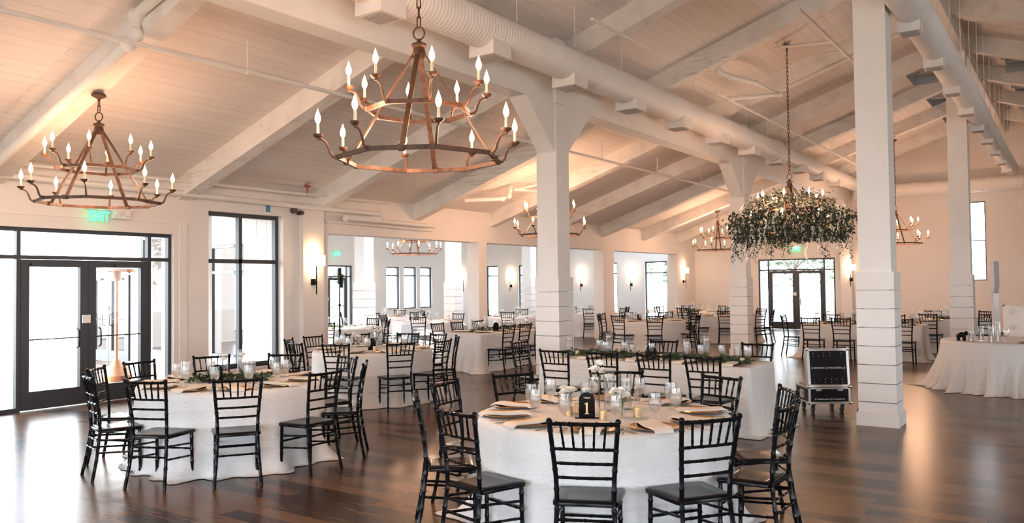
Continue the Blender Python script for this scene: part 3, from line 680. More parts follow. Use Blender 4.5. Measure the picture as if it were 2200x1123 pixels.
# ================================================================== chairs
def ringed(m, pts, r, n_ring, seg=8, sub=5, ends=True):
    # bamboo turned rod along a polyline with raised joints
    pts = [Vector(p) for p in pts]; L = [0]
    for a, b in zip(pts, pts[1:]): L.append(L[-1]+(b-a).length)
    def at(s):
        for i in range(len(pts)-1):
            if s <= L[i+1]+1e-9: return pts[i].lerp(pts[i+1], (s-L[i])/(L[i+1]-L[i]))
        return pts[-1]
    ss = {0.0: 1.0, L[-1]: 1.0}
    for l in L[1:-1]: ss.setdefault(l, 1.0)
    for k in range(n_ring):
        c = L[-1]*(k+.5)/n_ring
        for d, f in ((-.012, 1.0), (-.004, 1.2), (.004, 1.2), (.012, 1.0)): ss[c+d] = f
    ks = sorted(k for k in ss if 0 <= k <= L[-1])
    m.tube([at(k) for k in ks], [r*ss[k] for k in ks], seg); return m
def chair_parts():
    P = []
    poly = []
    for cx_, cy_, a0 in ((.185, .15, 0), (-.185, .15, 90), (-.165, -.155, 180), (.165, -.155, 270)):
        for k in range(4):
            a = radians(a0+k*30); poly.append((cx_+.028*cos(a), cy_+.028*sin(a)))
    m = MB(); n = len(poly); sc = lambda f: [(x*f, y*f) for x, y in poly]
    rings = [(.93, .422), (1.0, .428), (1.01, .448), (.97, .457), (.6, .452), (.0, .450)]
    vs = [(x*f, y*f, z) for f, z in rings[:-1] for x, y in poly]; fs = []
    for i in range(len(rings)-2):
        for k in range(n): k2 = (k+1) % n; fs.append((i*n+k, i*n+k2, (i+1)*n+k2, (i+1)*n+k))
    fs.append(tuple(range(n))[::-1]); fs.append(tuple((len(rings)-2)*n+k for k in range(n)))
    m.add(vs, fs); P.append(('seat', m.mesh('seat', M_black, True, 50)))
    for s in (-1, 1):
        m = MB(); ringed(m, [(s*.195, -.245, 0), (s*.178, -.205, .2), (s*.165, -.175, .44), (s*.170, -.183, .6), (s*.186, -.212, .78), (s*.199, -.240, .93)], .0145, 8); m.ball((s*.199, -.240, .93), .019, 8, 5)
        P.append(('leg', m.mesh('leg', M_black, True)))
        m = MB(); ringed(m, [(s*.182, .165, 0), (s*.178, .158, .43)], .0145, 4); P.append(('leg', m.mesh('leg', M_black, True)))
    def px(z):  # rear post x,y at height z
        t = [(.44, .165, -.175), (.6, .170, -.183), (.78, .186, -.212), (.93, .199, -.240)]
        for a, b in zip(t, t[1:]):
            if z <= b[0]: f = (z-a[0])/(b[0]-a[0]); return a[1]+(b[1]-a[1])*f, a[2]+(b[2]-a[2])*f
        return t[-1][1:]
    def rail(z, r, bow, nr):
        x, y = px(z); m = MB(); ringed(m, [(x*k/4, y-bow*(1-(k/4)**2), z) for k in range(-4, 5)], r, nr); return m.mesh('back_rail', M_black, True)
    P.append(('top_rail', rail(.915, .0125, .018, 5)))
    for z in (.765, .68, .595): P.append(('back_rail', rail(z, .0095, .012, 4)))
    for i in range(-2, 3):
        xa, ya = px(.765); xb, yb = px(.915); f = i/3.0
        bow = lambda b: -b*(1-f*f)
        m = MB(); ringed(m, [(xa*f*.93, ya+bow(.012), .765), ((xa*.93+xb)*f/2, (ya+yb)/2+bow(.015), .84), (xb*f, yb+bow(.018), .915)], .0075, 2, 6); P.append(('spindle', m.mesh('spindle', M_black, True)))
    def st(a, b): m = MB(); ringed(m, [a, b], .0092, 3, 6); P.append(('stretcher', m.mesh('stretcher', M_black, True)))
    for s in (-1, 1):
        st((s*.170, -.19, .36), (s*.179, .16, .33)); st((s*.180, -.208, .25), (s*.180, .162, .22))
    st((-.179, .16, .28), (.179, .16, .28)); st((-.171, -.19, .35), (.171, -.19, .35)); st((-.177, -.205, .27), (.177, -.205, .27))
    return P
CHP = chair_parts()
def chair(x, y, face, label, group):
    """x, y: middle of the top rail; face: direction the sitter looks (radians)"""
    t = thing('chiavari_chair', label, 'chair', (x+.22*cos(face), y+.22*sin(face), 0), face-pi/2, group); stamp(CHP, t); return t

# ================================================================== linens
def cloth(name, label, outline, H, cat='tablecloth', mat=None, seed=1, flare=.10, corners=None, group=None, folds=(7, 13, 21)):
    """outline: list of (x, y, nx, ny, cornerweight) round the table edge"""
    r = random.Random(seed); n = len(outline); ph = [r.uniform(0, 2*pi) for _ in folds]; am = [r.uniform(.5, 1) for _ in folds]
    per = [0]
    for i in range(n):
        a = outline[i]; b = outline[(i+1) % n]; per.append(per[-1]+hypot(b[0]-a[0], b[1]-a[1]))
    LT = per[-1]; m = MB(); vs = []; fs = []
    cx_ = sum(o[0] for o in outline)/n; cy_ = sum(o[1] for o in outline)/n
    levels = [(-.5, 0), (-.10, 0), (-.03, 0), (0, 0)]+[(0, k/22) for k in range(1, 23)]+[(1, 1), (2, 1)]
    rows = []
    for (ins, s) in levels:
        row = []
        for i, (x, y, nx, ny, cw) in enumerate(outline):
            th = per[i]/LT*2*pi
            f = sum(a*sin(k*th+p+.6*sin(3*th+p)) for k, p, a in zip(folds, ph, am))/2
            f = max(-1, min(1, f))
            if s == 0:
                z = H-(.004 if ins == 0 else 0); off = ins if ins < 0 else 0
                if ins == -.5: px_, py_ = x+(cx_-x)*.6, y+(cy_-y)*.6
                else: px_, py_ = x+nx*off, y+ny*off
            else:
                z = H-.012-(H-.012)*min(1, s)+.004
                off = .010+flare*s**1.3*(.55+.5*f*min(1, s*1.5))+cw*.14*s**4
                if s > .88: off += (s-.88)*(.25+.3*f)*(1+flare*3)
                if ins >= 1:
                    z = .006+.010*(.5+.5*sin(th*41+ph[0]))*(2-ins); off += .022*ins*(.8+1.1*noise.noise(Vector((cos(th)*4+seed, sin(th)*4, 0)))+.5*noise.noise(Vector((cos(th)*13, sin(th)*13+seed, 0)))+cw*1.3)
                px_, py_ = x+nx*off, y+ny*off
                nz = noise.noise(Vector((px_*5, py_*5, z*3)))*.012*min(1, s*3); px_ += nx*nz; py_ += ny*nz
            row.append((px_, py_, z))
        rows.append(row)
    for row in rows: vs += row
    for i in range(len(rows)-1):
        for k in range(n): k2 = (k+1) % n; fs.append((i*n+k, (i+1)*n+k, (i+1)*n+k2, i*n+k2))
    c = len(vs); vs.append((cx_, cy_, H)); fs += [(c, k, (k+1) % n) for k in range(n)]
    m.add(vs, fs)
    return thing(name, label, cat, data=m.mesh(name, mat or M_cloth, True, 80), group=group)
def round_outline(cx_, cy_, R, n=200, cornerang=.7):
    o = []
    for k in range(n):
        a = 2*pi*k/n; o.append((cx_+R*cos(a), cy_+R*sin(a), cos(a), sin(a), max(0, cos(4*(a-cornerang)))**10*.9))
    return o
def rect_outline(x0, y0, x1, y1, rc=.05, step=.035):
    o = []
    for cx_, cy_, a0 in ((x1-rc, y1-rc, 0), (x0+rc, y1-rc, 90), (x0+rc, y0+rc, 180), (x1-rc, y0+rc, 270)):
        for k in range(9): a = radians(a0+k*90/8); o.append((cx_+rc*cos(a), cy_+rc*sin(a), cos(a), sin(a), 1-abs(k-4)/8))
    r = []
    for i in range(len(o)):
        a = o[i]; b = o[(i+1) % len(o)]; r.append(a); d = hypot(b[0]-a[0], b[1]-a[1])
        if d > .1:
            k = int(d/step)
            for j in range(1, k):
                f = j/k; e = min(f, 1-f)*d; r.append((a[0]+(b[0]-a[0])*f, a[1]+(b[1]-a[1])*f, a[2], a[3], .5*max(0, 1-e/.18)))
    return r

# ================================================================== tableware meshes
def mk_ware():
    D = {}
    m = MB(); m.lathe([(.0, .003), (.10, .003), (.115, .006), (.160, .016), (.165, .018), (.163, .021), (.158, .019), (.112, .009), (.0, .007)], 40, cap=False); D['plate'] = m.mesh('plate', M_gold, True)
    def nap(style):
        m = MB(); w = .066; L0, L1 = -.19, .175; rows = 12; vs = []; fs = []
        for side in (0, 1):
            for i in range(rows+1):
                y = L0+(L1-L0)*i/rows; sk = .06*style*(i/rows-.5)
                base = .0225 if abs(y) < .165 else max(.004, .0225-(abs(y)-.165)*.9)
                if abs(y) < .11: base = .0225-.006*(1-(abs(y)/.11)**2)
                for j in (-1, -.5, 0, .5, 1):
                    x = j*w*(1+.12*style*(i/rows))+sk
                    z = base+(.009 if side else 0)+.004*(1-j*j)*side+(.006 if (style and j*style > .4 and side) else 0)
                    vs.append((x, y, z))
        n = 5; q = (rows+1)*n
        for i in range(rows):
            for j in range(n-1):
                a = i*n+j; fs.append((a+1, a, a+n, a+n+1)); fs.append((q+a, q+a+1, q+a+n+1, q+a+n))
            fs.append((i*n, q+i*n, q+i*n+n, i*n+n)); a = i*n+n-1; fs.append((a, a+n, q+a+n, q+a))
        for j in range(n-1): fs.append((j, j+1, q+j+1, q+j)); a = rows*n+j; fs.append((a+1, a, q+a, q+a+1))
        m.add(vs, fs); return m.mesh('napkin', M_nap, True, 40)
    D['napkin'] = [nap(0), nap(1), nap(-1)]
    m = MB(); m.box(-.004, -.10, .002, .004, .03, .004); m.prism([(-.004, .03), (.004, .03), (.011, .055), (.011, .065), (-.011, .065), (-.011, .055)], .002, .004)
    for i in range(4): m.box(-.011+i*.0063, .064, .002, -.0078+i*.0063, .10, .004)
    D['fork'] = m.mesh('fork', M_steel)
    m = MB(); m.prism([(-.005, -.11), (.005, -.11), (.004, 0), (.009, .02), (.008, .10), (.0, .118), (-.004, .10), (-.004, 0)], .002, .005); D['knife'] = m.mesh('knife', M_steel)
    m = MB(); m.lathe([(.034, 0), (.034, .003), (.010, .008), (.006, .014), (.009, .022), (.006, .03), (.006, .045), (.010, .052), (.006, .058), (.012, .064), (.030, .080), (.040, .105), (.043, .130), (.041, .165), (.038, .192),
                               (.0365, .192), (.0395, .165), (.041, .130), (.038, .106), (.028, .083), (.001, .068)], 24, cap=False); D['goblet'] = m.mesh('goblet', M_glass, True, 60)
    m = MB(); m.lathe([(.001, .069), (.027, .084), (.037, .106), (.0400, .130), (.0395, .150), (.001, .150)], 20, cap=False)
    D['gwater'] = m.mesh('iced_water', M_ice, True, 50)
    D['vase'] = {}
    for h in (.20, .23, .27, .31):
        R = .042; m = MB(); m.lathe([(.001, 0), (R, 0), (R, h), (R-.003, h), (R-.003, .008), (.001, .008)], 28, cap=False); a = m.mesh('cylinder_vase', M_glass, True, 50)
        m = MB(); m.lathe([(.001, .009), (R-.0035, .009), (R-.0035, h-.052), (.001, h-.052)], 24, cap=False); b = m.mesh('vase_water', M_water, True, 50)
        m = MB(); m.lathe([(.001, h-.062), (.030, h-.060), (.037, h-.046), (.036, h-.036), (.001, h-.034)], 20, cap=False); m.tube([(0, 0, h-.035), (0, 0, h-.024)], .0015, 5); c = m.mesh('floating_candle', M_wax, True, 50)
        D['vase'][h] = (a, b, c)
    m = MB(); m.lathe([(.001, 0), (.025, 0), (.028, .065), (.026, .065), (.023, .006), (.001, .006)], 20, cap=False); D['votive'] = m.mesh('votive_holder', M_votg, True, 50)
    m = MB(); m.lathe([(.001, .006), (.019, .006), (.019, .04), (.001, .041)], 14, cap=False); D['tea'] = m.mesh('tealight', M_wax, True, 50)
    # arched table number
    pl = [(-.057, 0), (.057, 0), (.057, .125)]+[(.057*cos(a), .125+.057*sin(a)) for a in [pi*i/16 for i in range(1, 16)]]+[(-.057, .125)]
    m = MB(); m.prism(pl, -.0025, .0025, 'Y'); D['arch'] = m.mesh('arched_panel', M_black)
    m = MB(); m.box(-.085, -.022, 0, .085, .022, .006); D['archbase'] = m.mesh('panel_foot', M_blk)
    m = MB(); m.prism([(-.0065, .033), (.0065, .033), (.0065, .108), (-.002, .108), (-.017, .098), (-.016, .095), (-.0065, .099)], -.0045, -.0026, 'Y')
    m.prism([(-.016, .027), (.016, .027), (.013, .033), (-.013, .033)], -.0045, -.0026, 'Y'); D['one'] = m.mesh('numeral_one', M_goldtxt)
    return D
W = mk_ware()
ORD = ['nearest the camera', 'first clockwise from the nearest', 'second clockwise from the nearest', 'third clockwise from the nearest', 'fourth clockwise from the nearest',
       'fifth clockwise from the nearest', 'fourth counterclockwise from the nearest', 'third counterclockwise from the nearest', 'second counterclockwise from the nearest', 'first counterclockwise from the nearest']
def goblet(x, y, z, label, group):
    t = thing('goblet', label, 'glass', (x, y, z), rnd.uniform(0, 6), group); t.scale = (1.06, 1.06, 1.08); stamp([('bowl', W['goblet']), ('iced_water', W['gwater'])], t)
def setting(x, y, z, face, where, tname, cutlery=True, gob=True, style=None, hang=0):
    """x,y: middle of the plate; face: inward direction"""
    rz = face-pi/2; g = ' on the '+tname
    thing('charger_plate', 'gold charger plate on the %s, %s' % (tname, where), 'plate', (x, y, z), rz, 'charger plates'+g, W['plate'])
    st = rnd.choice([0, 1, 2]) if style is None else style
    thing('napkin', 'ivory napkin on the %s, %s' % (tname, where), 'napkin', (x, y, z), rz+(rnd.uniform(-.12, .12) if style is None else .0), 'napkins'+g, W['napkin'][st])
    c, s = cos(face), sin(face); R = lambda dx, dy: (x+c*dy+s*dx, y+s*dy-c*dx, z)   # dx to the sitter's right, dy inward
    if cutlery:
        for k, dx in enumerate((-.19, -.215)): thing('fork', 'steel fork, %s of two, on the %s, %s' % (('inner', 'outer')[k], tname, where), 'fork', R(dx, -.02-.01*k), rz, 'forks'+g, W['fork'])
        thing('knife', 'steel knife on the %s, %s' % (tname, where), 'knife', R(.195, -.02), rz, 'knives'+g, W['knife'])
    if gob:
        gx, gy, gz = R(.13, .20); goblet(gx, gy, gz, 'stemmed water goblet on the %s, %s' % (tname, where), 'water goblets'+g)
def vase(x, y, z, h, label, group):
    t = thing('cylinder_vase', label, 'vase', (x, y, z), 0, group); a, b, c = W['vase'][h]; stamp([('glass_cylinder', a), ('vase_water', b), ('floating_candle', c)], t)
def votive(x, y, z, label, group=None, s=1.0):
    t = thing('votive_holder', label, 'candle holder', (x, y, z), 0, group, scale=s); stamp([('cup', W['votive']), ('tealight', W['tea'])], t)
def number_sign(x, y, z, rz, label, one=False):
    t = thing('table_number', label, 'table sign', (x, y, z), rz, None); stamp([('arched_panel', W['arch'], T(0, 0, .004)), ('panel_foot', W['archbase'])], t)
    if one:
        add('numeral', W['one'], t, (0, 0, .004))
        add('lettering', text_mesh('TABLE', .017, M_goldtxt, .0008), t, (0, -.0035, .146), (pi/2, 0, 0))
def bloom_mesh(seed, r=.03):
    q = random.Random(seed); m = MB()
    for layer, (nn, tilt, sc) in enumerate(((3, .25, .6), (5, .6, .85), (6, 1.0, 1.0))):
        for i in range(nn):
            a = 2*pi*i/nn+layer*.6+q.uniform(-.2, .2); L = r*1.5*sc; ws = r*1.15*sc; vs = []; fs = []
            for u in range(4):
                for v in range(-1, 2):
                    f = u/3; rad = L*(sin(tilt*f*1.3)*.9+.05); z = L*(f*cos(tilt*f*1.1))
                    wv = ws*v*sin(pi*(.18+f*.62))*.75; cup = -abs(v)*rad*.25
                    rx = rad+cup; vs.append((rx*cos(a)-wv*sin(a), rx*sin(a)+wv*cos(a), z))
            for u in range(3):
                for v in range(2): k = u*3+v; fs.append((k, k+1, k+4, k+3))
            m.add(vs, fs)
    return m
BL = [bloom_mesh(i, .026+.004*(i % 3)) for i in range(5)]
def bouquet(x, y, z, label, h=.15, blooms=6, spread=.05, vh=.09, vr=.022, seed=0, tall=False, leaves=14):
    q = random.Random(seed); t = thing('flower_vase', label, 'flowers', (x, y, z))
    m = MB(); m.lathe([(.001, 0), (vr, 0), (vr*1.15, vh*.3), (vr*.7, vh*.75), (vr*.8, vh), (vr*.7, vh), (vr*.6, vh*.75), (vr*1.05, vh*.3), (.001, .004)], 16, cap=False); add('bud_vase', m.mesh('bud_vase', M_glass, True, 60), t)
    st = MB(); lf = MB()
    for i in range(blooms):
        a = 2*pi*i/blooms+q.uniform(-.4, .4); rr = spread*(.3+.8*q.random()) if blooms > 1 else 0; hh = h*q.uniform(.8, 1.15)
        p = Vector((rr*cos(a), rr*sin(a), hh)); st.tube([(0, 0, .01), (rr*.3*cos(a), rr*.3*sin(a), hh*.6), p], .0022, 5)
        bs = 1.25 if tall or blooms <= 3 else 1.0; tl = Matrix.Rotation(q.uniform(.1, .7), 3, Vector((-sin(a), cos(a), 0))); b = BL[(i+seed) % 5]
        m = MB(); m.add([tl @ (Vector(v)*bs)+p for v in b.v], b.f); add('bloom', m.mesh('bloom', M_petal, True, 180), t)
        for k in range(leaves//blooms+1):
            f = q.uniform(.45, .95); lf.leaf((rr*f*cos(a), rr*f*sin(a), hh*f), (q.gauss(0, 1), q.gauss(0, 1), .6), (0, 0, 1), .045, .018)
    add('stems', st.mesh('stems', M_stem, True), t); add('leaves', lf.mesh('leaves', M_leaf), t)
def table_garland(name, label, x0, y0, x1, y1, z, w=.09, n=420, seed=1, hh=.055):
    q = random.Random(seed); m = MB(); L = hypot(x1-x0, y1-y0)
    for i in range(n):
        f = q.random(); ax = (x1-x0)/L; ay = (y1-y0)/L; o = q.gauss(0, w*.5); h = q.uniform(.004, hh)*max(.2, 1-abs(o)/w/1.4)
        p = (x0+(x1-x0)*f-ay*o, y0+(y1-y0)*f+ax*o, z+h); m.leaf(p, (ax*q.gauss(0, 1)-ay*o*8, ay*q.gauss(0, 1)+ax*o*8, q.uniform(-.05, .5)), (q.gauss(0, .5), q.gauss(0, .5), 1), q.uniform(.045, .075), q.uniform(.028, .042))
    m.tube([(x0+(x1-x0)*k/12, y0+(y1-y0)*k/12+.01*sin(k), z+.01) for k in range(13)], .004, 5)
    return thing(name, label, 'garland', data=m.mesh(name, M_leaf))

# ================================================================== round tables
HT = .765
def round_table(cx_, cy_, R, rb, tname, angs, ordered, desc, seed, cut=True, gob=True, cgroup=True, mat=None, ware=True, hide=(), flare=.045):
    cloth('tablecloth', desc, round_outline(cx_, cy_, R, 200 if R > .9 else 120, .5), HT, mat=mat, seed=seed, flare=flare)
    for i, a in enumerate(angs):
        a = radians(a); w = ordered[i]
        x, y = cx_+rb*cos(a), cy_+rb*sin(a)
        chair(x, y, a+pi, 'black bamboo-style chair at the %s, %s' % (tname, w), 'chairs at the '+tname)
        if ware and i not in hide: setting(cx_+(R-.19)*cos(a), cy_+(R-.19)*sin(a), HT, a+pi, w, tname, cut, gob)
T1 = (-2.92, 5.32)
round_table(*T1, .915, 1.35, 'front round table', [-66, -104, -138, -172, 154, 112, 72, 34, -1, -34], ORD, 'white crinkled floor-length cloth on the front round table marked 1', 3, mat=M_cloth)
T2 = (-7.12, 5.16)
round_table(*T2, .90, 1.32, 'doorside round table', [-34, -68, -105, -140, -170, 154, 118, 77, 40, 2], ORD, 'white crinkled cloth on the round table nearest the glass doors', 5, mat=M_cloth)
T3 = (-8.87, 8.93)
round_table(*T3, .89, 1.28, 'sconce-side round table', [-28, -68, -102, -147, -178, 146, 108, 80, 45, 6], ORD, 'ivory cloth on the round table in front of the first opening', 7, True, True, mat=M_clothw)
ordN = lambda n: [ORD[0]]+[ORD[1+i] if i < (n-1+1)//2 else ORD[10-(n-1-i)] for i in range(n-1)]
round_table(-9.2, 19.3, .93, 1.30, 'mid-hall round table', [-58, -100, -140, -175, 140, 95, 50, 5], ordN(8), 'ivory cloth on the round table behind the garlanded long table', 11, False, True, mat=M_clothw)
round_table(-8.5, 23.1, .93, 1.30, 'far-door round table', [-72, -115, -160, 165, 110, 60, 5, -25], ordN(8), 'ivory cloth on the round table before the glazed far doors', 13, False, True, mat=M_clothw)
round_table(-10.7, 25.8, .9, 1.28, 'far-corner round table', [-80, -130, 170, 120, 60, 0], ordN(6), 'white cloth on the round table in the far corner', 17, False, True, mat=M_clothw)
round_table(-2.7, 22.4, .93, 1.30, 'rear-column round table', [-100, -150, 165, 110, 55, 15, -45], ordN(7), 'ivory cloth on the round table behind the far long table', 19, False, True, mat=M_clothw)
round_table(-13.6, 24.0, .93, 1.30, 'annex-window round table', [-62, -110, -155, 150, 100, 45, -5], ordN(7), 'white cloth on the round annex table seen beside the clad column', 23, False, True, mat=M_cloth)
round_table(-14.5, 13.3, .93, 1.30, 'annex entry round table', [-50, -100, -150, 150, 90, 30], ordN(6), 'white cloth on the round annex table behind the light stand', 29, False, True, mat=M_cloth)
round_table(-14.5, 16.7, .93, 1.30, 'annex middle round table', [-60, -110, -160, 140, 90, 20], ordN(6), 'sunlit white cloth on the annex table beneath its chandelier', 31, False, True, mat=M_cloth)
round_table(-18.0, 18.6, .93, 1.30, 'annex outer round table', [-60, -130, 170, 110, 60, 0], ordN(6), 'sunlit white cloth on the annex table near the three windows', 37, False, True, mat=M_cloth)
round_table(-14.2, 20.6, .93, 1.30, 'annex inner round table', [-70, -120, 180, 120, 60, 0], ordN(6), 'white cloth on the annex table seen past the first opening pier', 41, False, True, mat=M_cloth)

# dressings of the front table
g = 'glass cylinders on the front round table'
vase(-2.99, 5.20, HT, .23, 'clear water-filled cylinder with floating candle directly behind the number 1 sign', g)
vase(-2.93, 5.44, HT, .31, 'tallest clear cylinder with floating candle on the front round table', g)
vase(-2.86, 5.58, HT, .27, 'clear cylinder with floating candle just behind the tallest one', g)
number_sign(-2.90, 5.05, HT, .52, 'black arched table sign with gold numeral 1 on the front table', True)
votive(-2.77, 5.05, HT, 'copper votive holder beside the number 1 sign', None)
votive(-2.62, 5.28, HT, 'pale gold ribbed votive holder near the white roses', None, 1.1)
votive(-3.06, 5.07, HT, 'gold votive holder in front of the small white posy', None, 1.1)
votive(-3.07, 5.22, HT, 'gold votive holder partly hidden behind the small white posy', None, 1.1)
bouquet(-3.13, 5.17, HT, 'small white posy in a bud vase before the number 1 sign\'s side', .155, 6, .045, seed=1)
bouquet(-3.02, 5.45, HT, 'tall white roses on long stems rising from a slim vase', .30, 3, .05, .11, .018, seed=4, leaves=6)
bouquet(-2.70, 5.20, HT, 'round bunch of white flowers in a clear vase by the copper votive', .17, 8, .055, seed=3)
# doorside table
g = 'glass cylinders on the doorside round table'
vase(-7.35, 5.22, HT, .27, 'cylinder with floating candle nearest the doors on the doorside table', g)
vase(-7.24, 5.36, HT, .31, 'tallest cylinder with floating candle on the doorside table', g)
vase(-7.10, 5.38, HT, .23, 'shortest cylinder with floating candle on the doorside table', g)
number_sign(-7.18, 5.02, HT, 1.15, 'black arched table sign turned aside on the doorside table')
table_garland('leaf_garland', 'ring of green leaves round the cylinders on the doorside table', -7.5, 4.95, -6.85, 5.4, HT, .16, 420, 2, .08)
# sconce-side table
number_sign(-8.74, 8.78, HT, .62, 'black arched table sign on the sconce-side round table')
votive(-8.62, 8.72, HT, 'pale votive candle in front of the sconce-side table sign')
bouquet(-8.85, 8.98, HT, 'large white flower bunch above the sconce-side table sign', .30, 9, .09, .14, .03, seed=6, leaves=24)
bouquet(-9.25, 8.95, HT, 'loose white flowers in a vase on the sconce-side table', .20, 6, .07, .10, .025, seed=8, leaves=20)
vase(-9.0, 9.2, HT, .31, 'tall cylinder with floating candle behind the flowers of the sconce-side table', None)
# centre pieces of the farther round tables
for (x, y), nm, sd in (((-9.2, 19.3), 'mid-hall round table', 10), ((-13.6, 24.0), 'annex-window round table', 12), ((-14.5, 16.7), 'annex middle round table', 15), ((-14.2, 20.6), 'annex inner round table', 18), ((-18, 18.6), 'annex outer round table', 21)):
    bouquet(x, y, HT, 'bunch of white flowers at the centre of the '+nm, .24, 7, .09, .12, .03, seed=sd)
    vase(x+.18, y-.1, HT, .27, 'single glass cylinder beside the flowers of the '+nm, None)
for (x, y), nm, sd in (((-8.5, 23.1), 'far-door round table', 1), ((-2.7, 22.4), 'rear-column round table', 2), ((-14.5, 13.3), 'annex entry round table', 3), ((-10.7, 25.8), 'far-corner round table', 4)):
    for k, (h, w_) in enumerate(((.27, 'middle-height'), (.31, 'tallest'), (.23, 'shortest'))):
        vase(x-.14+.14*k, y+.06*(k % 2), HT, h, '%s of the three glass cylinders on the %s' % (w_, nm), 'glass cylinders on the '+nm)
    table_garland('leaf_garland', 'ring of green leaves under the cylinders of the '+nm, x-.3, y-.05, x+.3, y+.05, HT, .14, 160, 20+sd, .07)
number_sign(-9.32, 19.0, HT, .5, 'black arched table sign on the mid-hall round table')

# ================================================================== long tables
def long_table(x0, y0, x1, y1, tname, desc, seed, near, far, heads=(), far_off=.65, mat=None, along='X', orient=1, nms=None, fms=None):
    cloth('tablecloth', desc, rect_outline(x0, y0, x1, y1), HT, mat=mat or M_clothw, seed=seed, flare=.06 if along == 'X' else .10, folds=(9, 17, 29) if along == 'X' else (11, 31, 47))
    if along == 'X':
        for x, w in near: chair(x, y0-.65, pi/2, 'black bamboo-style chair at the %s, %s' % (tname, w), 'chairs at the '+tname); setting(x, y0+.2, HT, pi/2, w, tname, False)
        for x, w in far: chair(x, y1+.5, -pi/2, 'black bamboo-style chair at the %s, %s' % (tname, w), 'chairs at the '+tname); setting(x, y1-.2, HT, -pi/2, w, tname, False)
    else:
        for y, w in near: chair(x1+.42, y, pi, 'black bamboo-style chair at the %s, %s' % (tname, w), 'chairs at the '+tname); setting(x1-.2, y, HT, pi, w, tname, False)
        for y, w in far: chair(x0-.45, y, 0, 'black bamboo-style chair at the %s, %s' % (tname, w), 'chairs at the '+tname); setting(x0+.2, y, HT, 0, w, tname, False)
FL = 'front long table'
long_table(-5.85, 8.95, -3.05, 9.85, FL, 'ivory crinkled cloth to the floor on the long garlanded table behind the front one', 43,
           [(-5.20, 'near side beside the clad column'), (-4.55, 'near side, second from the clad column'), (-3.90, 'near side, third from the clad column'), (-3.33, 'near side, end by the flight case')],
           [(-4.72, 'far side, nearer the clad column'), (-3.42, 'far side, end by the flight case')])
chair(-6.42, 9.35, 0, 'black bamboo-style chair at the head of the front long table, behind the clad column', 'chairs at the front long table')
g = 'glass cylinders along the front long table'
for x, y, h, w in ((-5.66, 9.42, .27, 'first and nearest the clad column'), (-5.08, 9.45, .31, 'second, tall'), (-4.72, 9.42, .20, 'third, short'), (-3.98, 9.40, .27, 'fourth, past the black sign'), (-3.76, 9.50, .31, 'fifth, tallest by the table end'), (-3.34, 9.40, .23, 'last, by the flight case')):
    vase(x, y, HT, h, 'glass cylinder with floating candle on the front long table, '+w, g)
number_sign(-4.42, 9.32, HT, .35, 'black arched table sign amid the garland of the front long table')
for x, y, w in ((-5.5, 9.35, 'by the first cylinder'), (-4.30, 9.36, 'by the black sign'), (-3.26, 9.33, 'at the end by the flight case')): votive(x, y, HT, 'gold votive holder in the long table garland, '+w, 'votives along the front long table', 1.1)
table_garland('leaf_garland', 'long green leaf garland running down the middle of the front long table', -5.7, 9.42, -3.18, 9.36, HT, .12, 1100, 5, .085)
for x, w in ((-5.3, 'near the clad column'), (-4.05, 'before the fourth cylinder')): goblet(x, 9.6, HT, 'extra water goblet behind the long garland, '+w, 'water goblets on the front long table')
OT = 'openings-side long table'
long_table(-10.65, 12.75, -9.72, 15.3, OT, 'ivory cloth draped to the floor on the long table beside the first opening', 47,
           [(13.15, 'aisle side, nearest the camera'), (13.72, 'aisle side, second from the camera'), (14.30, 'aisle side, third from the camera'), (14.9, 'aisle side, farthest from the camera')],
           [(13.1, 'wall side, nearest the camera'), (13.75, 'wall side, second from the camera'), (14.5, 'wall side, farthest from the camera')], along='Y')
g = 'glass cylinders along the openings-side long table'
for i, h in enumerate((.27, .31, .23, .31, .27)): vase(-10.2, 13.1+.5*i, HT, h, 'cylinder with floating candle on the openings-side long table, %s from camera' % ('nearest', 'second', 'third', 'fourth', 'fifth')[i], g)
table_garland('leaf_garland', 'green leaf garland along the openings-side long table', -10.15, 12.95, -10.15, 15.2, HT, .10, 420, 6, .07)
number_sign(-9.95, 13.6, HT, .8, 'black arched table sign on the openings-side long table')
RT = 'far long table'
long_table(-5.25, 18.95, -2.75, 19.85, RT, 'ivory cloth to the floor on the far long table behind the flight case', 53,
           [(-4.85, 'near side, end by the far doors'), (-4.22, 'near side, second from the far doors'), (-3.55, 'near side, third from the far doors'), (-3.02, 'near side, end by the second column')],
           [(-4.9, 'far side, end by the far doors'), (-4.2, 'far side, second from the far doors'), (-3.5, 'far side, third from the far doors')])
chair(-5.75, 19.4, 0, 'black bamboo-style chair at the head of the far long table toward the far doors', 'chairs at the far long table')
g = 'glass cylinders along the far long table'
for i, (x, h) in enumerate(((-5.0, .27), (-4.75, .31), (-4.45, .23), (-4.2, .31), (-3.7, .27), (-3.3, .31), (-3.0, .23))): vase(x, 19.4, HT, h, 'cylinder with floating candle on the far long table, %s from its far-door end' % ('first', 'second', 'third', 'fourth', 'fifth', 'sixth', 'seventh')[i], g)
table_garland('leaf_garland', 'green leaf garland down the far long table', -5.1, 19.4, -2.9, 19.4, HT, .10, 420, 8, .07)

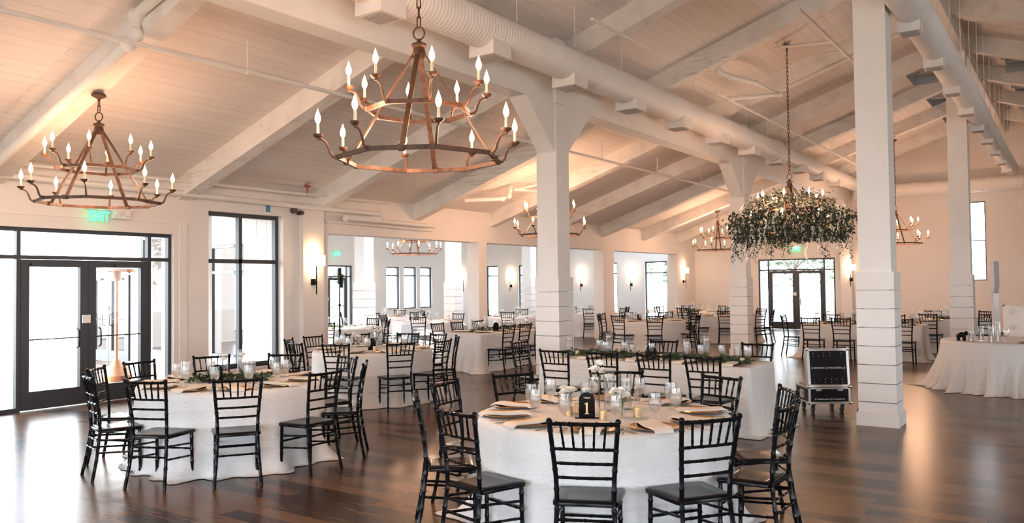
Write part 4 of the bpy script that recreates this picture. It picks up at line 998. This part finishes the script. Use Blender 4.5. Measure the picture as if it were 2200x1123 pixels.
# ================================================================== sweetheart table, settee, speaker
cloth('tablecloth', 'ivory gathered cloth on the couple table before the tufted settee', round_outline(-.92, 15.0, .97, 260, .2), HT, mat=M_clothw, seed=61, flare=.24, folds=(15, 26, 41))
g = 'glass cylinders on the couple table'
for x, y, h, w in ((-1.40, 14.33, .23, 'nearest the elephant figurine'), (-1.28, 14.50, .23, 'second from the elephant figurine'), (-1.12, 14.22, .27, 'tallest, beside the goblet'), (-1.05, 14.45, .31, 'hidden behind the tallest in front')):
    vase(x, y, HT, h, 'glass cylinder on the couple table, '+w, g)
goblet(-.93, 14.38, HT, 'water goblet on the couple table before the tufted settee', None)
thing('charger_plate', 'gold charger plate on the couple table', 'plate', (-.62, 14.3, HT), 0, None, W['plate'])
m = MB()   # elephant figurine
m.lathe([(max(.001, .034*sin(pi*i/10)), -.055+.11*i/10) for i in range(11)], 14, (0, 0, .075), axis='X')
m.ball((.062, 0, .098), .026, 10, 7, 1.0)
m.tube([(.078, 0, .10), (.10, 0, .085), (.105, 0, .055), (.115, 0, .035), (.13, 0, .045)], [.012, .010, .008, .006, .005], 8)
for sx_ in (-.036, .034):
    for sy_ in (-.02, .02): m.tube([(sx_, sy_, .07), (sx_, sy_, 0)], [.014, .012], 8)
for s in (-1, 1): m.tube([(.055, s*.02, .11), (.045, s*.038, .10), (.05, s*.042, .075), (.06, s*.03, .07)], [.006, .016, .014, .005], 6); m.tube([(.082, s*.01, .088), (.10, s*.014, .080), (.112, s*.014, .088)], .003, 5)
m.tube([(-.055, 0, .085), (-.066, 0, .06), (-.064, 0, .04)], .003, 5)
thing('elephant_figurine', 'small glossy black elephant figurine at the edge of the couple table', 'figurine', (-1.55, 14.52, HT), -.3, None, m.mesh('elephant_figurine', M_black, True, 60), 1.25)
t = thing('settee', 'cream tufted high-back settee behind the couple table', 'settee', (0, .45, 0))
def cushion(x0, x1, z0, z1, y, d, nx, nz):
    m = MB(); vs = []; fs = []; a, b = nx*8, nz*8
    for j in range(b+1):
        for i in range(a+1):
            u, v = i/a, j/b; e = min(u, 1-u, v, 1-v)*12; bul = d*min(1, sqrt(max(0, e)))
            dx = min(abs((i/8) % 1-.5)*2, 1); dz = min(abs((j/8) % 1-.5)*2, 1); tuft = max(0, 1-(hypot((i/8) % 1-.5, (j/8) % 1-.5)*4.2))
            vs.append((x0+(x1-x0)*u, y-bul+tuft*d*1.1, z0+(z1-z0)*v))
    for j in range(b):
        for i in range(a): k = j*(a+1)+i; fs.append((k, k+1, k+a+2, k+a+1))
    m.add(vs, fs); return m
m = cushion(-1.13, .75, .42, 1.27, 16.32, .06, 6, 3); m.box(-1.13, 16.32, .05, .75, 16.5, 1.27); add('backrest', m.mesh('backrest', M_tuft, True, 60), t)
m = MB()
for i in range(6):
    for j in range(3): m.ball((-1.13+1.88*(i+.5)/6, 16.31, .42+.85*(j+.5)/3), .014, 8, 5)
add('tufting_button', m.mesh('tufting_button', M_tuft, True), t)
m = MB(); m.box(-1.10, 15.99, .22, .72, 16.32, .46); add('seat', m.mesh('seat', M_tuft), t)
for x in (-1.02, .64):
    for y in (16.04, 16.42): m = MB(); m.tube([(x, y, 0), (x, y, .23)], [.02, .028], 8); add('leg', m.mesh('leg', M_white, True), t)
t = thing('column_speaker', 'slim white angled loudspeaker panel on a pale stand behind the settee', 'speaker', (-1.38, 18.6, 0), .5)
m = MB(); m.box(-.05, -.05, .02, .05, .05, 1.45); add('stand_pole', m.mesh('stand_pole', M_white), t)
m = MB(); m.box(-.22, -.22, 0, .22, .22, .025); add('base_plate', m.mesh('base_plate', M_white), t)
m = MB(); m.prism([(-.09, 2.09), (.04, 2.09), (.04, 1.55), (.10, 1.34), (.0, 1.33), (-.09, 1.6)], -.05, .05, 'X'); add('cabinet', m.mesh('cabinet', M_white), t)
m = MB(); m.prism([(-.097, 2.08), (-.09, 2.08), (-.09, 1.60), (.0, 1.34), (-.008, 1.34), (-.097, 1.6)], -.045, .045, 'X'); add('speaker_grille', m.mesh('speaker_grille', M_grey), t)

# light stand in the annex
t = thing('light_stand', 'tall black light stand with clamp head beside the first opening', 'stand', (-13.1, 12.2, 0))
m = MB(); m.tube([(0, 0, .25), (0, 0, 1.95)], [.022, .016], 8)
for z in (.75, 1.30): m.tube([(0, 0, z), (0, 0, z+.05)], .03, 8)
add('pole', m.mesh('pole', M_blk, True), t)
m = MB(); m.box(-.03, -.03, 1.80, .03, .03, 2.1); m.bar((0, 0, 2.02), (.12, 0, 1.95), .03, .03); m.tube([(-.05, 0, 1.78), (.06, 0, 1.86)], .012, 6); m.ball((0, 0, 2.1), .04, 8, 5); m.tube([(.03, .02, 1.7), (.04, .02, 1.95)], .035, 8); add('clamp_head', m.mesh('clamp_head', M_blk), t)
for i in range(3):
    a = i*2*pi/3; m = MB(); m.tube([(.02*cos(a), .02*sin(a), .55), (.42*cos(a), .42*sin(a), .015)], .011, 6); m.tube([(.02*cos(a), .02*sin(a), .27), (.22*cos(a), .22*sin(a), .28)], .008, 5); add('leg', m.mesh('leg', M_blk), t)

# ================================================================== flight case
t = thing('flight_case', 'black wheeled flight case with raised lid and silver lettering beside the largest column', 'flight case', (-2.86, 11.30, 0), .60)
cw, cd, z0, z1 = .27, .25, .125, .335      # half width, half depth
def case_box(m, x0, x1, y0, y1, za, zb, e=.022):
    for xx in (x0, x1):
        for yy in (y0, y1): m.box(xx-(e if xx > 0 else 0)-.001, yy-(e if yy > 0 else 0)-.001, za, xx+(0 if xx > 0 else e)+.001, yy+(0 if yy > 0 else e)+.001, zb)
    for zz in (za, zb-e):
        for yy in (y0, y1): m.box(x0, yy-(e if yy > 0 else 0)-.002, zz, x1, yy+(0 if yy > 0 else e)+.002, zz+e)
        for xx in (x0, x1): m.box(xx-(e if xx > 0 else 0)-.002, y0, zz, xx+(0 if xx > 0 else e)+.002, y1, zz+e)
m = MB(); m.box(-cw, -cd, z0, cw, cd, z1-.02); add('body', m.mesh('body', M_blk), t)
m = MB(); case_box(m, -cw, cw, -cd, cd, z0, z1); add('edge_trim', m.mesh('edge_trim', M_alu), t)
m = MB(); m.box(-cw+.03, -cd+.03, z1-.02, cw-.03, cd-.03, z1+.02); m.box(-.2, -.1, z1+.02, -.05, .1, z1+.05); add('contents', m.mesh('contents', M_grey), t)
# lid standing upright on the front edge, outer face to the viewer
m = MB(); m.box(-cw+.02, .004, .01, cw-.02, .02, .49); m.box(-cw, .015, .0, cw, .10, .03); m.box(-cw, .015, .47, cw, .10, .5); m.box(-cw, .015, 0, -cw+.02, .10, .5); m.box(cw-.02, .015, 0, cw, .10, .5)
lid = add('lid', m.mesh('lid', M_blk), t, (0, -cd, z1+.005), (radians(-6), 0, 0))
m = MB(); e = .03
for b in ((-cw, 0, cw, e), (-cw, .5-e, cw, .5)): m.box(b[0], -.003, b[1], b[2], .02, b[3])
for x in (-cw, cw-e): m.box(x, -.003, e, x+e, .02, .5-e)
for x in (-cw-.003, cw): m.box(x, 0, 0, x+.003, .1, .5)
m.box(-cw, 0, .5, cw, .1, .503); add('edge_trim', m.mesh('edge_trim', M_alu), lid)
for x in (-cw+.005, cw-.005):
    for z in (.005, .495): m = MB(); m.ball((x, .0, z), .026, 10, 6); add('ball_corner', m.mesh('ball_corner', M_chrome, True), lid)
m = MB()
for zz, xs in ((.44, (-.19, -.05, .03, .18)), (.40, (-.19, -.12, -.05, .03, .10, .17)), (.10, (-.19, -.12, -.05, .03, .10, .17)), (.06, (-.19, -.05, .03, .18))):
    for x in xs: m.lathe([(.001, -.002), (.006, 0), (.001, .004)], 8, (x, .0, zz), axis='Y')
add('rivets', m.mesh('rivets', M_chrome), lid)
def case_text(par, y, z, rot, sc=1.0):
    grp = [('F', .046), ('REEDOM', .034), ('C', .046), ('HARGE II', .034)]
    x = 0; items = []
    for s_, sz in grp:
        me = text_mesh(s_, sz, M_txt, .0008, .25, 'LEFT', .0009); w = max(v.co.x for v in me.vertices); items.append((me, x, w)); x += w*1.25*sc+.004
    tot = x
    for me, x0, w in items:
        o = add('lettering', me, par); o.matrix_local = Matrix.Translation((0, y, z)) @ Matrix.Rotation(rot, 4, 'Y') @ Matrix.Translation((x0-tot/2, 0, 0)) @ Matrix.Rotation(pi/2, 4, 'X') @ Matrix.Diagonal((1.25*sc, .82*sc, 1, 1))
case_text(lid, -.001, .25, pi); case_text(t, -cd-.003, z0+.055, 0, .88)
for x in (-cw, cw):
    for y in (-cd, cd):
        m = MB(); m.ball((x, y, z0+.01), .024, 10, 6); add('ball_corner', m.mesh('ball_corner', M_chrome, True), t)
for x in (-.14, .14): m = MB(); m.box(x-.035, -cd-.006, z1-.045, x+.035, -cd, z1-.005); add('hinge', m.mesh('hinge', M_alu), t)
m = MB(); m.box(-cw-.008, -.07, z0+.05, -cw, .07, z0+.16); m.tube([(-cw-.012, -.045, z0+.08), (-cw-.03, -.045, z0+.10), (-cw-.03, .045, z0+.10), (-cw-.012, .045, z0+.08)], .006, 6); add('side_handle', m.mesh('side_handle', M_alu), t)
for x in (-.19, .19):
    for y in (-.17, .17):
        m = MB(); m.box(x-.035, y-.04, .112, x+.035, y+.04, .124); m.prism([(y-.03, .11), (y+.03, .11), (y+.035, .05), (y+.02, .045)], x-.026, x-.021, 'X'); m.prism([(y-.03, .11), (y+.03, .11), (y+.035, .05), (y+.02, .045)], x+.021, x+.026, 'X')
        o = add('caster', m.mesh('caster', M_alu), t)
        m = MB(); m.lathe([(.02, -.016), (.048, -.016), (.050, 0), (.048, .016), (.02, .016)], 18, (x, y+.02, .050), axis='X'); add('wheel', m.mesh('wheel', M_rub, True), o)
m = MB(); m.tube([(-2.42, 11.45, .10), (-2.40, 11.1, .012), (-2.30, 11.05, .008), (-2.22, 11.2, .05), (-2.24, 11.0, .30), (-2.3, 10.95, .34), (-2.24, 10.8, .34)], .006, 6)
thing('power_cable', 'thin black cable looping from the flight case to the largest column', 'cable', data=m.mesh('power_cable', M_blk, True))

# ================================================================== outside
t = thing('patio_heater', 'tall bronze patio heater standing outside the glass doors', 'patio heater', (-15.0, 8.3, -.02))
m = MB(); m.lathe([(.001, 0), (.26, 0), (.27, .12), (.10, .34), (.06, .42), (.001, .42)], 20, cap=False); add('base', m.mesh('base', M_copper, True), t)
m = MB(); m.tube([(0, 0, .42), (0, 0, 1.9)], .035, 12); add('pole', m.mesh('pole', M_copper, True), t)
m = MB(); m.lathe([(.09, 1.9), (.09, 2.1), (.001, 2.1)], 16); m.lathe([(.42, 2.08), (.40, 2.12), (.02, 2.2), (.001, 2.2)], 24, cap=False); add('reflector_hood', m.mesh('reflector_hood', M_copper, True), t)
def tree(x, y, h, r, label, seed):
    t = thing('tree', label, 'tree', (x, y, -.15)); q = random.Random(seed)
    m = MB(); m.tube([(0, 0, 0), (.1, 0, h*.3), (0, .1, h*.6)], [.18, .13, .06], 8)
    for k in range(5): a = k*1.3; m.tube([(0, 0, h*.4), (r*.5*cos(a), r*.5*sin(a), h*.65)], [.07, .02], 5)
    add('trunk', m.mesh('trunk', M_dirty), t)
    def f(rr):
        a = rr.uniform(0, 2*pi); b = rr.gauss(0, .45); c = rr.random()**.4
        return (r*c*cos(a)*cos(b), r*c*sin(a)*cos(b), h*.62+h*.36*c*sin(b*1.6)), (cos(a), sin(a), .2)
    add('crown', leaf_cloud(700, f, M_leaf, (.25, .5), .6, seed).mesh('crown', M_leaf), t)
for i, (x, y, h, r, l) in enumerate(((-30, 26, 7, 3, 'broad tree outside the three annex windows'), (-32, 20, 6, 2.6, 'rounded tree outside the annex doors'), (-12.5, 44, 6, 2.6, 'leafy tree outside the far doors, trunk nearer the corner'), (-6.5, 40, 5, 2.2, 'leafy tree outside the far doors, toward the middle'), (-31, 4, 7, 3, 'large tree beyond the patio seen past the porch'), (-20, 40, 7, 3, 'tall tree behind the annex end wall windows'))):
    tree(x, y, h, r, l, 70+i)
